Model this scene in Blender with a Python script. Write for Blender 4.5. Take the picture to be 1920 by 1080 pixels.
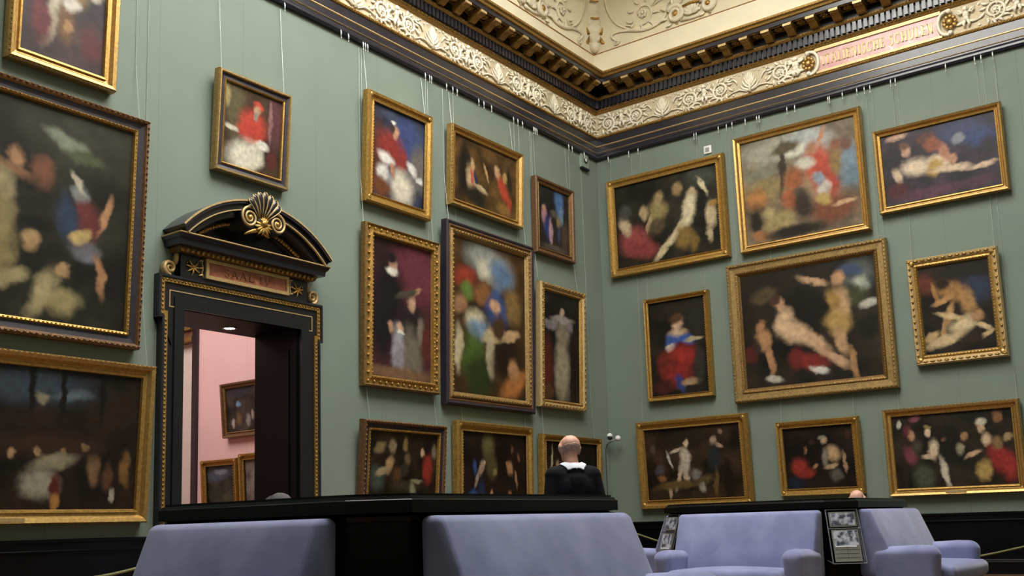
import bpy, math, random
from math import sin, cos, pi, radians
from mathutils import Vector, Matrix, noise as mnoise
random.seed(7)
for o in list(bpy.data.objects): bpy.data.objects.remove(o, do_unlink=True)
S = bpy.context.scene
COL = S.collection
# ------------------------------------------------------------------ camera
YAW, PITCH, ROLL = radians(-37.0718), radians(8.4418), radians(-1.6555)
FPX, PPX, PPY = 1943.95, 917.515, 696.366
CAM = Vector((10.8313, -18.3238, 1.0))
fw = Vector((sin(YAW)*cos(PITCH), cos(YAW)*cos(PITCH), sin(PITCH)))
rr = Vector((cos(YAW), -sin(YAW), 0)); uu = rr.cross(fw)
r2 = rr*cos(ROLL) + uu*sin(ROLL); u2 = uu*cos(ROLL) - rr*sin(ROLL)
cd = bpy.data.cameras.new('camera'); cam = bpy.data.objects.new('camera', cd); COL.objects.link(cam)
m = Matrix.Identity(4)
for i in range(3):
    m[i][0], m[i][1], m[i][2], m[i][3] = r2[i], u2[i], -fw[i], CAM[i]
cam.matrix_world = m
cd.sensor_fit = 'HORIZONTAL'; cd.sensor_width = 36; cd.lens = FPX/1920*36
cd.shift_x = (960-PPX)/1920; cd.shift_y = (PPY-540)/1920
cd.clip_start = .05; cd.clip_end = 200
S.camera = cam
# ------------------------------------------------------------------ world, light, exposure
W = bpy.data.worlds.new('world'); S.world = W; W.use_nodes = True
W.node_tree.nodes['Background'].inputs[0].default_value = (.8, .88, 1, 1)
W.node_tree.nodes['Background'].inputs[1].default_value = .4
SKYLIGHT = 14.8
ADJ_LIGHT = 360
S.view_settings.view_transform = 'Standard'; S.view_settings.look = 'None'
S.view_settings.gamma = 1; S.view_settings.use_curve_mapping = False
S.view_settings.exposure = 0.0
# ------------------------------------------------------------------ room numbers
RW, RL = 11.86, 18.9       # room width (x) and length (-y)
WT = .83                   # thickness of the wall with the doorway
DC, DH, DT = -9.45, .985, 3.84   # doorway centre, half width, top

# ------------------------------------------------------------------ materials
def lin(h):
    if not isinstance(h, str): return (h[0], h[1], h[2], 1)
    c = [int(h[i:i+2], 16)/255 for i in (0, 2, 4)]
    return tuple([(x/12.92 if x <= .04045 else ((x+.055)/1.055)**2.4) for x in c]+[1])
class NT:
    def __init__(s, name):
        s.m = bpy.data.materials.new(name); s.m.use_nodes = True
        s.t = s.m.node_tree; s.b = s.t.nodes['Principled BSDF']
    def n(s, ty, **k):
        x = s.t.nodes.new(ty)
        for a, v in k.items():
            if a.startswith('i_'):
                key = a[2:]; key = int(key) if key.isdigit() else key.replace('_', ' ')
                x.inputs[key].default_value = v
            else: setattr(x, a, v)
        return x
    def l(s, a, b): s.t.links.new(a, b)
def mat(name, col, rough=.5, metal=0, var=.12, scale=8, bump=0, bscale=60, coat=0, sheen=0, spec=.5, stretch=None, col2=None):
    N = NT(name); b = N.b
    tc = N.n('ShaderNodeTexCoord'); vec = tc.outputs['Object']
    if stretch:
        mp = N.n('ShaderNodeMapping'); mp.inputs['Scale'].default_value = stretch; N.l(vec, mp.inputs[0]); vec = mp.outputs[0]
    nz = N.n('ShaderNodeTexNoise', i_Scale=scale, i_Detail=5.0); N.l(vec, nz.inputs['Vector'])
    rp = N.n('ShaderNodeValToRGB'); c = lin(col)
    lo = [x*(1-var) for x in c[:3]]; hi = lin(col2)[:3] if col2 else [min(1, x*(1+var)) for x in c[:3]]
    rp.color_ramp.elements[0].position = .3; rp.color_ramp.elements[1].position = .7
    rp.color_ramp.elements[0].color = (*lo, 1); rp.color_ramp.elements[1].color = (*hi, 1)
    N.l(nz.outputs[0], rp.inputs[0]); N.l(rp.outputs[0], b.inputs['Base Color'])
    b.inputs['Roughness'].default_value = rough; b.inputs['Metallic'].default_value = metal
    b.inputs['Specular IOR Level'].default_value = spec
    b.inputs['Coat Weight'].default_value = coat; b.inputs['Coat Roughness'].default_value = .12
    if sheen:
        b.inputs['Sheen Weight'].default_value = sheen; b.inputs['Sheen Roughness'].default_value = .4
    if bump:
        n2 = N.n('ShaderNodeTexNoise', i_Scale=bscale, i_Detail=3.0); N.l(vec, n2.inputs['Vector'])
        bp = N.n('ShaderNodeBump'); bp.inputs['Strength'].default_value = bump; bp.inputs['Distance'].default_value = .01
        N.l(n2.outputs[0], bp.inputs['Height']); N.l(bp.outputs[0], b.inputs['Normal'])
    return N.m
def emit(name, col, s):
    N = NT(name); N.b.inputs['Base Color'].default_value = lin(col)
    N.b.inputs['Emission Color'].default_value = lin(col); N.b.inputs['Emission Strength'].default_value = s
    return N.m
def wall_cloth(name, col, axis):
    # stretched cloth in upright widths: thin seams where two widths meet, fine weave as relief
    N = NT(name); b = N.b
    tc = N.n('ShaderNodeTexCoord'); sx = N.n('ShaderNodeSeparateXYZ'); N.l(tc.outputs['Object'], sx.inputs[0])
    md = N.n('ShaderNodeMath', operation='PINGPONG'); N.l(sx.outputs[axis], md.inputs[0]); md.inputs[1].default_value = .675
    lt = N.n('ShaderNodeMath', operation='LESS_THAN'); N.l(md.outputs[0], lt.inputs[0]); lt.inputs[1].default_value = .006
    nz = N.n('ShaderNodeTexNoise', i_Scale=.9, i_Detail=4.0); N.l(tc.outputs['Object'], nz.inputs['Vector'])
    c = lin(col); rp = N.n('ShaderNodeValToRGB')
    rp.color_ramp.elements[0].position = .3; rp.color_ramp.elements[1].position = .7
    rp.color_ramp.elements[0].color = (*[x*.95 for x in c[:3]], 1); rp.color_ramp.elements[1].color = (*[x*1.05 for x in c[:3]], 1)
    N.l(nz.outputs[0], rp.inputs[0])
    mx = N.n('ShaderNodeMix', data_type='RGBA'); N.l(lt.outputs[0], mx.inputs[0]); N.l(rp.outputs[0], mx.inputs[6])
    mx.inputs[7].default_value = (*[x*.86 for x in c[:3]], 1); N.l(mx.outputs[2], b.inputs['Base Color'])
    n2 = N.n('ShaderNodeTexNoise', i_Scale=180.0, i_Detail=2.0); N.l(tc.outputs['Object'], n2.inputs['Vector'])
    bp = N.n('ShaderNodeBump'); bp.inputs['Strength'].default_value = .25; bp.inputs['Distance'].default_value = .004
    N.l(n2.outputs[0], bp.inputs['Height']); N.l(bp.outputs[0], b.inputs['Normal'])
    b.inputs['Roughness'].default_value = .75; b.inputs['Sheen Weight'].default_value = .15
    return N.m
def marble(name, c1, c2, vein):
    N = NT(name); tc = N.n('ShaderNodeTexCoord')
    nz = N.n('ShaderNodeTexNoise', i_Scale=6.0, i_Detail=8.0, i_Distortion=1.2); N.l(tc.outputs['Object'], nz.inputs['Vector'])
    rp = N.n('ShaderNodeValToRGB'); e = rp.color_ramp.elements
    e[0].position = .3; e[0].color = lin(c1); e[1].position = .62; e[1].color = lin(c2)
    x = e.new(.72); x.color = lin(vein)
    N.l(nz.outputs[0], rp.inputs[0]); N.l(rp.outputs[0], N.b.inputs['Base Color']); N.b.inputs['Roughness'].default_value = .3
    return N.m
M = {}
M['green_y'] = wall_cloth('green_wall_cloth_long', '6e7b70', 1)
M['green_x'] = wall_cloth('green_wall_cloth_end', '6e7b70', 0)
M['pink'] = wall_cloth('pink_wall_cloth', 'd9aeab', 0)
M['cream'] = mat('cream_plaster', 'f0e8cf', .7, var=.04, scale=2)
M['cream_panel'] = mat('cream_panel_plaster', 'e4dabc', .7, var=.05, scale=2)
M['relief'] = mat('plaster_relief', 'e8dfca', .6, var=.08, scale=14)
M['frieze_bg'] = mat('frieze_ground', 'c4b698', .7, var=.15, scale=20, bump=.4, bscale=25)
M['black'] = mat('black_lacquered_wood', '151419', .32, var=.2, scale=5, coat=.3)
M['black_matte'] = mat('black_cornice_wood', '24232c', .28, var=.25, scale=9, coat=.2)
M['panel_black'] = mat('black_panel_wood', '0b0a0c', .22, var=.2, scale=4, spec=.3)
M['jamb_black'] = mat('dull_black_jamb', '0a090c', .4, var=.2, scale=4, spec=.12)
M['gold'] = mat('gilded_wood', 'b08b48', .4, .7, var=.3, scale=30, bump=.3, bscale=120)
M['gold_bright'] = mat('bright_gilding', 'b99557', .36, .7, var=.22, scale=25, bump=.25, bscale=140)
M['gold_dark'] = mat('aged_gilding', '85673a', .45, .6, var=.4, scale=35, bump=.4, bscale=110)
M['gold_cornice'] = mat('dim_cornice_gilding', '96743a', .5, .55, var=.3, scale=40, bump=.3, bscale=90)
M['gold_line'] = mat('gold_line_paint', 'bfa472', .45, .4, var=.15, scale=30)
M['frame_brown'] = mat('brown_frame_wood', '6d4e33', .45, .3, var=.35, scale=30, bump=.3, bscale=90)
M['frame_black'] = mat('dark_frame_wood', '29232c', .4, var=.3, scale=20)
M['frame_olive'] = mat('worn_gold_frame', '9c8150', .45, .5, var=.3, scale=30, bump=.3, bscale=110)
M['velvet'] = mat('blue_grey_velvet', '7176a0', .85, var=.13, scale=3.2, bump=.25, bscale=260, sheen=.35, col2='868bb2')
M['floor'] = mat('oak_parquet', '64492f', .35, var=.3, scale=4, stretch=(9, 1, 1), coat=.2)
M['wire'] = mat('steel_wire', 'aeb7b2', .35, .3, var=.05)
M['hook'] = mat('steel_hook', 'd6dcdc', .3, .4, var=.05)
M['rope'] = mat('olive_rope', '77744a', .8, var=.25, scale=60, bump=.6, bscale=150)
M['steel'] = mat('brushed_steel', 'a8a8a8', .3, .9, var=.1, scale=30)
M['marble_pink'] = marble('pink_marble', 'b5837f', 'c99a94', 'e2c6bd')
M['marble_red'] = marble('red_marble', '8a4f3c', 'ad6c52', 'c99a83')
M['white'] = mat('white_plastic', 'dcdcdc', .4, var=.03)
M['grey_plastic'] = mat('grey_plastic', '8d8f8e', .4, var=.05)
M['beige'] = mat('beige_door_leaf', 'cdbdb2', .6, var=.05, scale=2)
M['skin'] = mat('skin', 'd3a08a', .55, var=.1, scale=25)
M['hair_grey'] = mat('grey_hair', 'bd9d8d', .7, var=.25, scale=60, bump=.5, bscale=200)
M['hair_dark'] = mat('dark_grey_hair', '4a4644', .7, var=.3, scale=60, bump=.5, bscale=200)
M['sweater'] = mat('navy_knit', '0d0e14', .9, var=.2, scale=20, bump=.3, bscale=220, spec=.2)
M['shirt'] = mat('white_shirt_cotton', 'dfe0ec', .8, var=.03)
M['trousers'] = mat('charcoal_trousers', '2c2d33', .85, var=.15, scale=30)
M['jacket'] = mat('brown_jacket', '3b2a26', .8, var=.2, scale=30)
M['leather'] = mat('black_leather', '17130f', .4, var=.2)
M['eye'] = mat('dark_eye', '1d1815', .3, var=.1)
M['lip'] = mat('lips', 'a4685c', .5, var=.1)
M['sky'] = emit('skylight_glass', (1, .99, .97), SKYLIGHT)
M['lamp'] = emit('downlight_glow', (1, .97, .92), 30)

# ------------------------------------------------------------------ mesh builder
class MB:
    def __init__(s): s.v = []; s.f = []; s.uv = None
    def add(s, vs, fs):
        k = len(s.v); s.v += [tuple(v) for v in vs]; s.f += [tuple(i+k for i in f) for f in fs]; return s
    def box(s, x0, x1, y0, y1, z0, z1):
        return s.add([(x0, y0, z0), (x1, y0, z0), (x1, y1, z0), (x0, y1, z0), (x0, y0, z1), (x1, y0, z1), (x1, y1, z1), (x0, y1, z1)],
                     [(0, 3, 2, 1), (4, 5, 6, 7), (0, 1, 5, 4), (1, 2, 6, 5), (2, 3, 7, 6), (3, 0, 4, 7)])
    def prism(s, poly, y0, y1):   # polygon in XZ, extruded in Y (y0 is the front, smaller)
        n = len(poly)
        vs = [(x, y0, z) for x, z in poly]+[(x, y1, z) for x, z in poly]
        return s.add(vs, [tuple(range(n)), tuple(range(2*n-1, n-1, -1))]+[(i, i+n, (i+1) % n+n, (i+1) % n) for i in range(n)])
    def strip(s, inner, outer, y0, y1, closed=False):  # band between two polylines in XZ
        n = len(inner)
        vs = [(x, y0, z) for x, z in inner]+[(x, y0, z) for x, z in outer]+[(x, y1, z) for x, z in inner]+[(x, y1, z) for x, z in outer]
        fs = []
        for i in range(n if closed else n-1):
            j = (i+1) % n
            fs += [(i, j, n+j, n+i), (2*n+i, 3*n+i, 3*n+j, 2*n+j), (i, 2*n+i, 2*n+j, j), (n+i, n+j, 3*n+j, 3*n+i)]
        if not closed: fs += [(0, n, 3*n, 2*n), (n-1, 3*n-1, 4*n-1, 2*n-1)]
        return s.add(vs, fs)
    def tube(s, pts, rad, seg=8, flat=1.0, cap=True):
        pts = [Vector(p) for p in pts]; n = len(pts)
        if not hasattr(rad, '__len__'): rad = [rad]*n
        up = Vector((0, 1, 0)) if abs((pts[-1]-pts[0]).normalized().y) < .9 else Vector((1, 0, 0))
        vs = []; fs = []
        for i, p in enumerate(pts):
            t = (pts[min(i+1, n-1)]-pts[max(i-1, 0)])
            t = t.normalized() if t.length > 1e-9 else Vector((0, 0, 1))
            a = up.cross(t)
            a = a.normalized() if a.length > 1e-6 else Vector((1, 0, 0))
            b = t.cross(a)
            for k in range(seg):
                q = 2*pi*k/seg; vs.append(p+a*cos(q)*rad[i]+b*sin(q)*rad[i]*flat)
        for i in range(n-1):
            for k in range(seg):
                k2 = (k+1) % seg; fs.append((i*seg+k, i*seg+k2, (i+1)*seg+k2, (i+1)*seg+k))
        if cap: fs += [tuple(range(seg-1, -1, -1)), tuple((n-1)*seg+k for k in range(seg))]
        return s.add(vs, fs)
    def ball(s, c, r, nu=8, nv=5, rot=None):
        if not hasattr(r, '__len__'): r = (r, r, r)
        vs = []; fs = []
        c = Vector(c)
        for j in range(nv+1):
            ph = -pi/2+pi*j/nv
            for i in range(nu):
                th = 2*pi*i/nu
                p = Vector((r[0]*cos(ph)*cos(th), r[1]*cos(ph)*sin(th), r[2]*sin(ph)))
                if rot: p = rot @ p
                vs.append(c+p)
        for j in range(nv):
            for i in range(nu):
                i2 = (i+1) % nu
                if j == 0: fs.append((i, nu+i2, nu+i))
                elif j == nv-1: fs.append((j*nu+i, j*nu+i2, (j+1)*nu+i))
                else: fs.append((j*nu+i, j*nu+i2, (j+1)*nu+i2, (j+1)*nu+i))
        return s.add(vs, fs)
    def octa(s, c, r):
        x, y, z = c; a, b, d = r
        return s.add([(x-a, y, z), (x+a, y, z), (x, y-b, z), (x, y+b, z), (x, y, z-d), (x, y, z+d)],
                     [(0, 2, 5), (2, 1, 5), (1, 3, 5), (3, 0, 5), (2, 0, 4), (1, 2, 4), (3, 1, 4), (0, 3, 4)])
    def lathe(s, prof, c=(0, 0, 0), seg=16):
        vs = []; fs = []; n = len(prof)
        for r, z in prof:
            for k in range(seg): vs.append((c[0]+r*cos(2*pi*k/seg), c[1]+r*sin(2*pi*k/seg), c[2]+z))
        for i in range(n-1):
            for k in range(seg):
                k2 = (k+1) % seg; fs.append((i*seg+k, i*seg+k2, (i+1)*seg+k2, (i+1)*seg+k))
        return s.add(vs, fs)
    def map(s, f): s.v = [tuple(f(Vector(v))) for v in s.v]; return s
    def join(s, o): return s.add(o.v, o.f)
    def mesh(s, name, mt, smooth=False):
        me = bpy.data.meshes.new(name); me.from_pydata(s.v, [], s.f); me.validate(); me.update()
        if mt: me.materials.append(M[mt] if isinstance(mt, str) else mt)
        if smooth: me.shade_smooth()
        return me
def put(name, me, parent=None, loc=(0, 0, 0), rot=(0, 0, 0), scale=(1, 1, 1)):
    o = bpy.data.objects.new(name, me); COL.objects.link(o)
    o.location = loc; o.rotation_euler = rot; o.scale = scale
    if parent: o.parent = parent
    return o
def obj(name, mb, mt, parent=None, smooth=False, **k): return put(name, mb.mesh(name, mt, smooth), parent, **k)
def soft(o, w, seg=3, sub=0):
    b = o.modifiers.new('bevel', 'BEVEL'); b.width = w; b.segments = seg; b.limit_method = 'ANGLE'
    if sub:
        q = o.modifiers.new('sub', 'SUBSURF'); q.levels = sub; q.render_levels = sub
    o.data.shade_smooth(); return o
def thing(name, label, cat, loc=(0, 0, 0), rot=(0, 0, 0), group=None):
    o = put(name, None, None, loc, rot); return tag(o, label, cat, group)
def tag(o, label, cat, group=None):
    o['label'] = label; o['category'] = cat
    if group: o['group'] = group
    return o
def struct(o): o['kind'] = 'structure'; return o
def stuff(o): o['kind'] = 'stuff'; return o
def cyl_pts(n, r, c=(0, 0)): return [(c[0]+r*cos(2*pi*i/n), c[1]+r*sin(2*pi*i/n)) for i in range(n)]

# ================================================================== ROOM SHELL
def ring(prof, flip=False):
    """profile of (distance from the wall, height), swept round the room with mitred corners"""
    b = MB(); n = len(prof); vs = []
    for d, z in prof: vs += [(d, -RL+d, z), (RW-d, -RL+d, z), (RW-d, -d, z), (d, -d, z)]
    fs = []
    for i in range(n-1):
        for k in range(4):
            k2 = (k+1) % 4; f = (i*4+k, (i+1)*4+k, (i+1)*4+k2, i*4+k2); fs.append(f[::-1] if flip else f)
    return b.add(vs, fs)
WH = 10.22
b = MB().box(-WT, 0, -RL, DC-DH, 0, WH).box(-WT, 0, DC+DH, 0, 0, WH).box(-WT, 0, DC-DH, DC+DH, DT, WH)
struct(obj('wall_left', b, 'green_y'))
struct(obj('wall_right', MB().box(-WT, RW+.4, 0, .5, 0, WH), 'green_x'))
struct(obj('wall_back', MB().box(RW, RW+.4, -RL, 0, 0, WH), 'green_y'))
struct(obj('wall_front', MB().box(-WT, RW+.4, -RL-.4, -RL, 0, WH), 'green_x'))
struct(obj('floor', MB().box(-10, RW+.4, -RL-.4, .5, -.2, 0), 'floor'))
# coved ceiling with a large skylight over the middle of the room
ceil = struct(put('ceiling', None))
COVE = [(-.05, 10.22), (.1, 10.24), (.11, 10.6), (.12, 10.89)]
COVE2 = [(.12, 10.89), (.13, 11.4), (.18, 12.0), (.3, 12.35), (.6, 12.65), (1.1, 12.85), (1.7, 12.95), (2.2, 12.98)]
obj('cove_band', ring(COVE, True), 'cream', ceil)
obj('cove_panel', ring(COVE2, True), 'cream_panel', ceil, True)
obj('cove_border', ring([(.118, 10.875), (.145, 10.885), (.118, 10.9)], True), mat('red_gold_line', 'b48a4e', .5, .2), ceil)
SX, SY = 3.0, 4.6     # skylight edge from the side and end walls
def flat_ring(x, y, z, x2, y2, z2):
    A = [(x, -RL+y, z), (RW-x, -RL+y, z), (RW-x, -y, z), (x, -y, z)]; B = [(x2, -RL+y2, z2), (RW-x2, -RL+y2, z2), (RW-x2, -y2, z2), (x2, -y2, z2)]
    return MB().add(A+B, [(k, (k+1) % 4, 4+(k+1) % 4, 4+k) for k in range(4)])
obj('ceiling_flat', flat_ring(2.2, 2.2, 12.98, SX, SY, 13.0), 'cream', ceil)
obj('skylight_kerb', flat_ring(SX, SY, 13.0, SX, SY, 13.3), 'cream', ceil)
obj('skylight_pane', MB().box(SX-.1, RW-SX+.1, -RL+SY-.1, -SY+.1, 13.2, 13.25), 'sky', ceil)
bars = MB()
for i in range(1, 4): x = SX+(RW-2*SX)*i/4; bars.box(x-.03, x+.03, -RL+SY, -SY, 13.08, 13.16)
for i in range(1, 7): y = -RL+SY+(RL-2*SY)*i/7; bars.box(SX, RW-SX, y-.03, y+.03, 13.08, 13.16)
obj('glazing_bars', bars, 'cream', ceil)

# ---- wall frame of reference: local X runs along the wall to the right, local -Y points into the room
def on_left(u, z, off): return dict(loc=(off, u, z), rot=(0, 0, pi/2))
def on_right(u, z, off): return dict(loc=(u, -off, z), rot=(0, 0, 0))

# ---- cornice
cor = struct(put('trim_1', None))
obj('picture_rail', ring([(0, 8.575), (.06, 8.575), (.085, 8.61), (.085, 8.645), (.06, 8.69), (.042, 8.70), (.042, 8.725)]), 'black_matte', cor)
obj('gold_line', ring([(.042, 8.722), (.058, 8.733), (.042, 8.744)]), 'gold_line', cor)
obj('architrave', ring([(.042, 8.744), (.045, 8.85)]), 'black_matte', cor)
obj('gold_line', ring([(.045, 8.85), (.062, 8.862), (.06, 8.876)]), 'gold_line', cor)
obj('architrave', ring([(.06, 8.876), (.063, 9.02)]), 'black_matte', cor)
obj('bead_moulding', ring([(.063, 9.02), (.085, 9.03), (.095, 9.055), (.075, 9.08), (.05, 9.085)]), 'gold_cornice', cor)
obj('frieze_panel', ring([(.05, 9.085), (.05, 9.57)]), 'frieze_bg', cor)
obj('gold_moulding', ring([(.05, 9.565), (.085, 9.58), (.105, 9.61), (.125, 9.645), (.11, 9.65)]), 'gold_cornice', cor)
obj('dentil_band', ring([(.11, 9.65), (.11, 9.82)]), 'black', cor)
obj('gold_moulding', ring([(.11, 9.815), (.18, 9.82), (.205, 9.85), (.2, 9.885)]), 'gold_cornice', cor)
obj('soffit', ring([(.2, 9.885), (.2, 10.04), (.5, 10.04)]), 'black', cor)
obj('fascia', ring([(.5, 10.04), (.5, 10.03), (.525, 10.03), (.53, 10.105)]), 'black_matte', cor)
obj('crown_moulding', ring([(.53, 10.105), (.56, 10.115), (.575, 10.15), (.61, 10.175), (.612, 10.215), (-.04, 10.24)]), 'gold_cornice', cor)
# dentils
dm = MB().box(-.032, .032, -.065, 0, -.08, .08).mesh('dentil', 'black_matte')
N_L, N_R = 86, 84
for i in range(N_L): put('dentil', dm, cor, **on_left(-.2-.1*i, 9.735, .11))
for i in range(N_R): put('dentil', dm, cor, **on_right(.2+.1*i, 9.735, .11))
rest = MB()
i = N_L
while -.2-.1*i > -RL+.2:
    u = -.2-.1*i; rest.box(.11, .175, u-.032, u+.032, 9.655, 9.815); i += 1
i = N_R
while .2+.1*i < RW-.2:
    u = .2+.1*i; rest.box(u-.032, u+.032, -.175, -.11, 9.655, 9.815); i += 1
stuff(obj('dentil_row', rest, 'black_matte', cor))
# modillions: scrolled brackets under the soffit, with a rosette between two
mb = MB()
prof = [(0, -.12), (-.05, -.135), (-.1, -.12), (-.14, -.085), (-.19, -.06), (-.24, -.065), (-.285, -.05), (-.3, -.02), (-.3, .01)]
n = len(prof)
vs = [(-.075, y, z) for y, z in prof]+[(.075, y, z) for y, z in prof]
top = [(-.075, 0, .01), (.075, 0, .01)]
mb.add(vs+top, [(i, i+1, n+i+1, n+i) for i in range(n-1)]+[tuple(range(n-1, -1, -1))+(2*n,), tuple(range(n, 2*n))+(2*n+1,)])
mb.box(-.095, .095, -.315, 0, .01, .03)
mm = mb.mesh('modillion', 'gold_cornice')
mc = MB().box(-.08, .08, -.325, -.3, -.035, .01).mesh('modillion_highlight', 'gold_line')  # pale front plate, paints the bright reflection on each bracket tip
rs = MB()
for k in range(6):
    a = k*pi/3; rs.ball((.055*cos(a), .055*sin(a), -.01), (.035, .035, .02), 6, 4)
rs.ball((0, 0, -.025), .028, 6, 4); rs.box(-.12, .12, -.13, -.115, -.02, .02); rs.box(-.12, .12, .115, .13, -.02, .02)
rm = rs.mesh('rosette', 'gold_cornice', True)
for i in range(42):
    u = -.66-.43*i
    put('modillion', mm, cor, **on_left(u, 10.01, .2)); put('modillion_highlight', mc, cor, **on_left(u, 10.01, .2)); put('rosette', rm, cor, **on_left(u-.215, 10.035, .36))
for i in range(26):
    u = .62+.43*i
    put('modillion', mm, cor, **on_right(u, 10.01, .2)); put('modillion_highlight', mc, cor, **on_right(u, 10.01, .2)); put('rosette', rm, cor, **on_right(u+.215, 10.035, .36))
# bead and rope rows too fine to count
def bead_row(name, d, z, step, r, mt, l0=-9.5, r1=9.0):
    q = MB(); u = -d
    while u > l0: q.octa((d, u, z), r); u -= step
    u = d
    while u < r1: q.octa((u, -d, z), (r[1], r[0], r[2])); u += step
    stuff(obj(name, q, mt, cor, True))
bead_row('bead_row', .09, 9.05, .05, (.02, .02, .02), 'gold')
bead_row('bead_row', .055, 8.733, .032, (.012, .012, .008), 'gold_line')
bead_row('bead_row', .6, 10.19, .07, (.022, .026, .03), 'gold_dark')
bead_row('bead_row', .2, 9.862, .055, (.016, .02, .022), 'gold_dark')
bead_row('bead_row', .115, 9.62, .06, (.016, .022, .02), 'gold_dark')

# ---- plaster scroll relief of the frieze
def spiral(c, r0, r1, turns, a0, d=1, n=40):
    return [(c[0]+(r0+(r1-r0)*(i/n)**.8)*cos(a0+d*2*pi*turns*i/n), 0, c[1]+(r0+(r1-r0)*(i/n)**.8)*sin(a0+d*2*pi*turns*i/n)) for i in range(n+1)]
def leaf(b, p0, ang, ln, w, curl=.8, seg=6, n=6, y=-.015, flat=.6):
    pts = []; rad = []; x, z = p0; a = ang
    for i in range(n+1):
        t = i/n; pts.append((x, y-.012*sin(pi*t), z)); rad.append(max(.003, w*sin(pi*min(.97, .15+.85*t))**.8))
        x += cos(a)*ln/n; z += sin(a)*ln/n; a += curl/n
    b.tube(pts, rad, seg, flat)
sc = MB()
sp = spiral((0, 0), .185, .03, 2.1, -1.9)
sc.tube([(x, -.02, z) for x, y, z in sp], [.026-.012*i/40 for i in range(41)], 6)
sc.ball((0, -.03, 0), (.035, .03, .035), 7, 5)
for k in range(6): a = k*pi/3; sc.ball((.05*cos(a), -.02, .05*sin(a)), (.022, .02, .022), 5, 4)
for k in range(12):
    a = -2.4+k*.5; leaf(sc, (.17*cos(a), .17*sin(a)), a+1.2, .11+.03*(k % 2), .024, -1.2)
    if k % 2: leaf(sc, (.1*cos(a), .1*sin(a)), a+1.0, .06, .014, -1.0)
for p in ((.25, .2), (.24, -.19), (-.24, .19), (.29, .05), (-.26, -.18)): sc.ball((p[0], -.012, p[1]), (.024, .018, .024), 5, 4)
sc.map(lambda v: Vector((v.x, v.y, max(-.235, min(.235, v.z)))))
sc_m = sc.mesh('scroll', 'relief', True)
pu = MB()
pu.ball((0, -.05, .15), (.042, .042, .05), 8, 6); pu.ball((0, -.035, .04), (.055, .045, .08), 8, 6); pu.ball((0, -.035, -.05), (.05, .045, .06), 8, 6)
for s in (-1, 1):
    pu.tube([(s*.045, -.04, .09), (s*.1, -.045, .07), (s*.14, -.03, .13)], [.022, .018, .015], 6)
    pu.tube([(s*.025, -.035, -.08), (s*.045, -.04, -.15), (s*.03, -.03, -.21)], [.032, .026, .016], 6)
    leaf(pu, (s*.03, -.08), -pi/2+s*.9, .18, .03, s*1.2)
    leaf(pu, (s*.05, .08), pi/2-s*.5, .14, .025, -s*.8)
pu.map(lambda v: Vector((v.x, v.y, v.z*.88+.01)))
pu_m = pu.mesh('putto', 'relief', True)
ac = MB()
ac.tube([(0, -.02, -.22), (0, -.03, -.05), (0, -.02, .1)], [.035, .025, .012], 6)
for s in (-1, 1):
    for k in range(5): leaf(ac, (0, -.18+.05*k), pi/2-s*(1.35-.25*k), .26-.02*k, .027, s*(1.1-.1*k))
    ac.tube([(s*.06, -.02, -.2), (s*.2, -.025, -.13), (s*.34, -.02, -.14), (s*.45, -.02, -.19)], [.012, .016, .016, .012], 6)
    leaf(ac, (s*.25, .0), pi/2-s*.2, .2, .022, -s*1.6); leaf(ac, (s*.36, .1), -s*.2+(pi if s < 0 else 0), .16, .02, s*1.5)
    for p in ((.2, .17), (.3, .2), (.42, .05), (.12, .19), (.48, .17), (.33, -.05)): ac.ball((s*p[0], -.01, p[1]), (.02, .015, .02), 5, 4)
ac_m = ac.mesh('acanthus', 'relief', True)
ZF = 9.33
def frieze(place, us, skip=None):
    for u in us:
        for du, me, nm, sx in ((0, pu_m, 'putto', 1), (-.34, sc_m, 'scroll', 1), (.34, sc_m, 'scroll', -1), (.94, ac_m, 'acanthus', 1)):
            if skip and skip[0] < u+du < skip[1]: continue
            o = put(nm, me, cor, scale=(sx, 1, 1), **place(u+du, ZF-(.02 if nm == 'scroll' else 0), .05))
frieze(on_right, [.7+1.88*i for i in range(6)], (4.5, 7.38))
frieze(on_left, [-.72-1.88*i-.0 for i in range(6)])

# ---- plaster relief on the cove: volutes, stems, rosettes and the corner pendant
def cove_d(z):
    P = [(.12, 10.89), (.13, 11.4), (.18, 12.0), (.3, 12.35), (.6, 12.65)]
    for (d0, z0), (d1, z1) in zip(P, P[1:]):
        if z <= z1: return d0+(d1-d0)*(z-z0)/(z1-z0)
    return .5
def bez(P, n=24):
    out = []
    for s in range(0, len(P)-1):
        p0 = P[max(s-1, 0)]; p1 = P[s]; p2 = P[s+1]; p3 = P[min(s+2, len(P)-1)]
        for i in range(n//(len(P)-1)+1):
            t = i/(n//(len(P)-1)+1)
            out.append(tuple(.5*((2*p1[k])+(-p0[k]+p2[k])*t+(2*p0[k]-5*p1[k]+4*p2[k]-p3[k])*t*t+(-p0[k]+3*p1[k]-3*p2[k]+p3[k])*t**3) for k in range(2)))
    out.append(P[-1]); return out
def cove_relief(name, fn, mt, both=True):
    b = MB(); fn(b)
    def R(v): z = max(v.z, 10.93); return Vector((v.x, -cove_d(z)+v.y, z))
    def L(v): z = max(v.z, 10.93); return Vector((cove_d(z)-v.y, -v.x, z))
    bl = MB(); bl.v = list(b.v); bl.f = [f[::-1] for f in b.f]
    obj(name, b.map(R), mt, ceil, True); obj(name, bl.map(L), mt, ceil, True)
def xz(pts, y=-.02): return [(p[0], y, p[1]) for p in pts]
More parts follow.
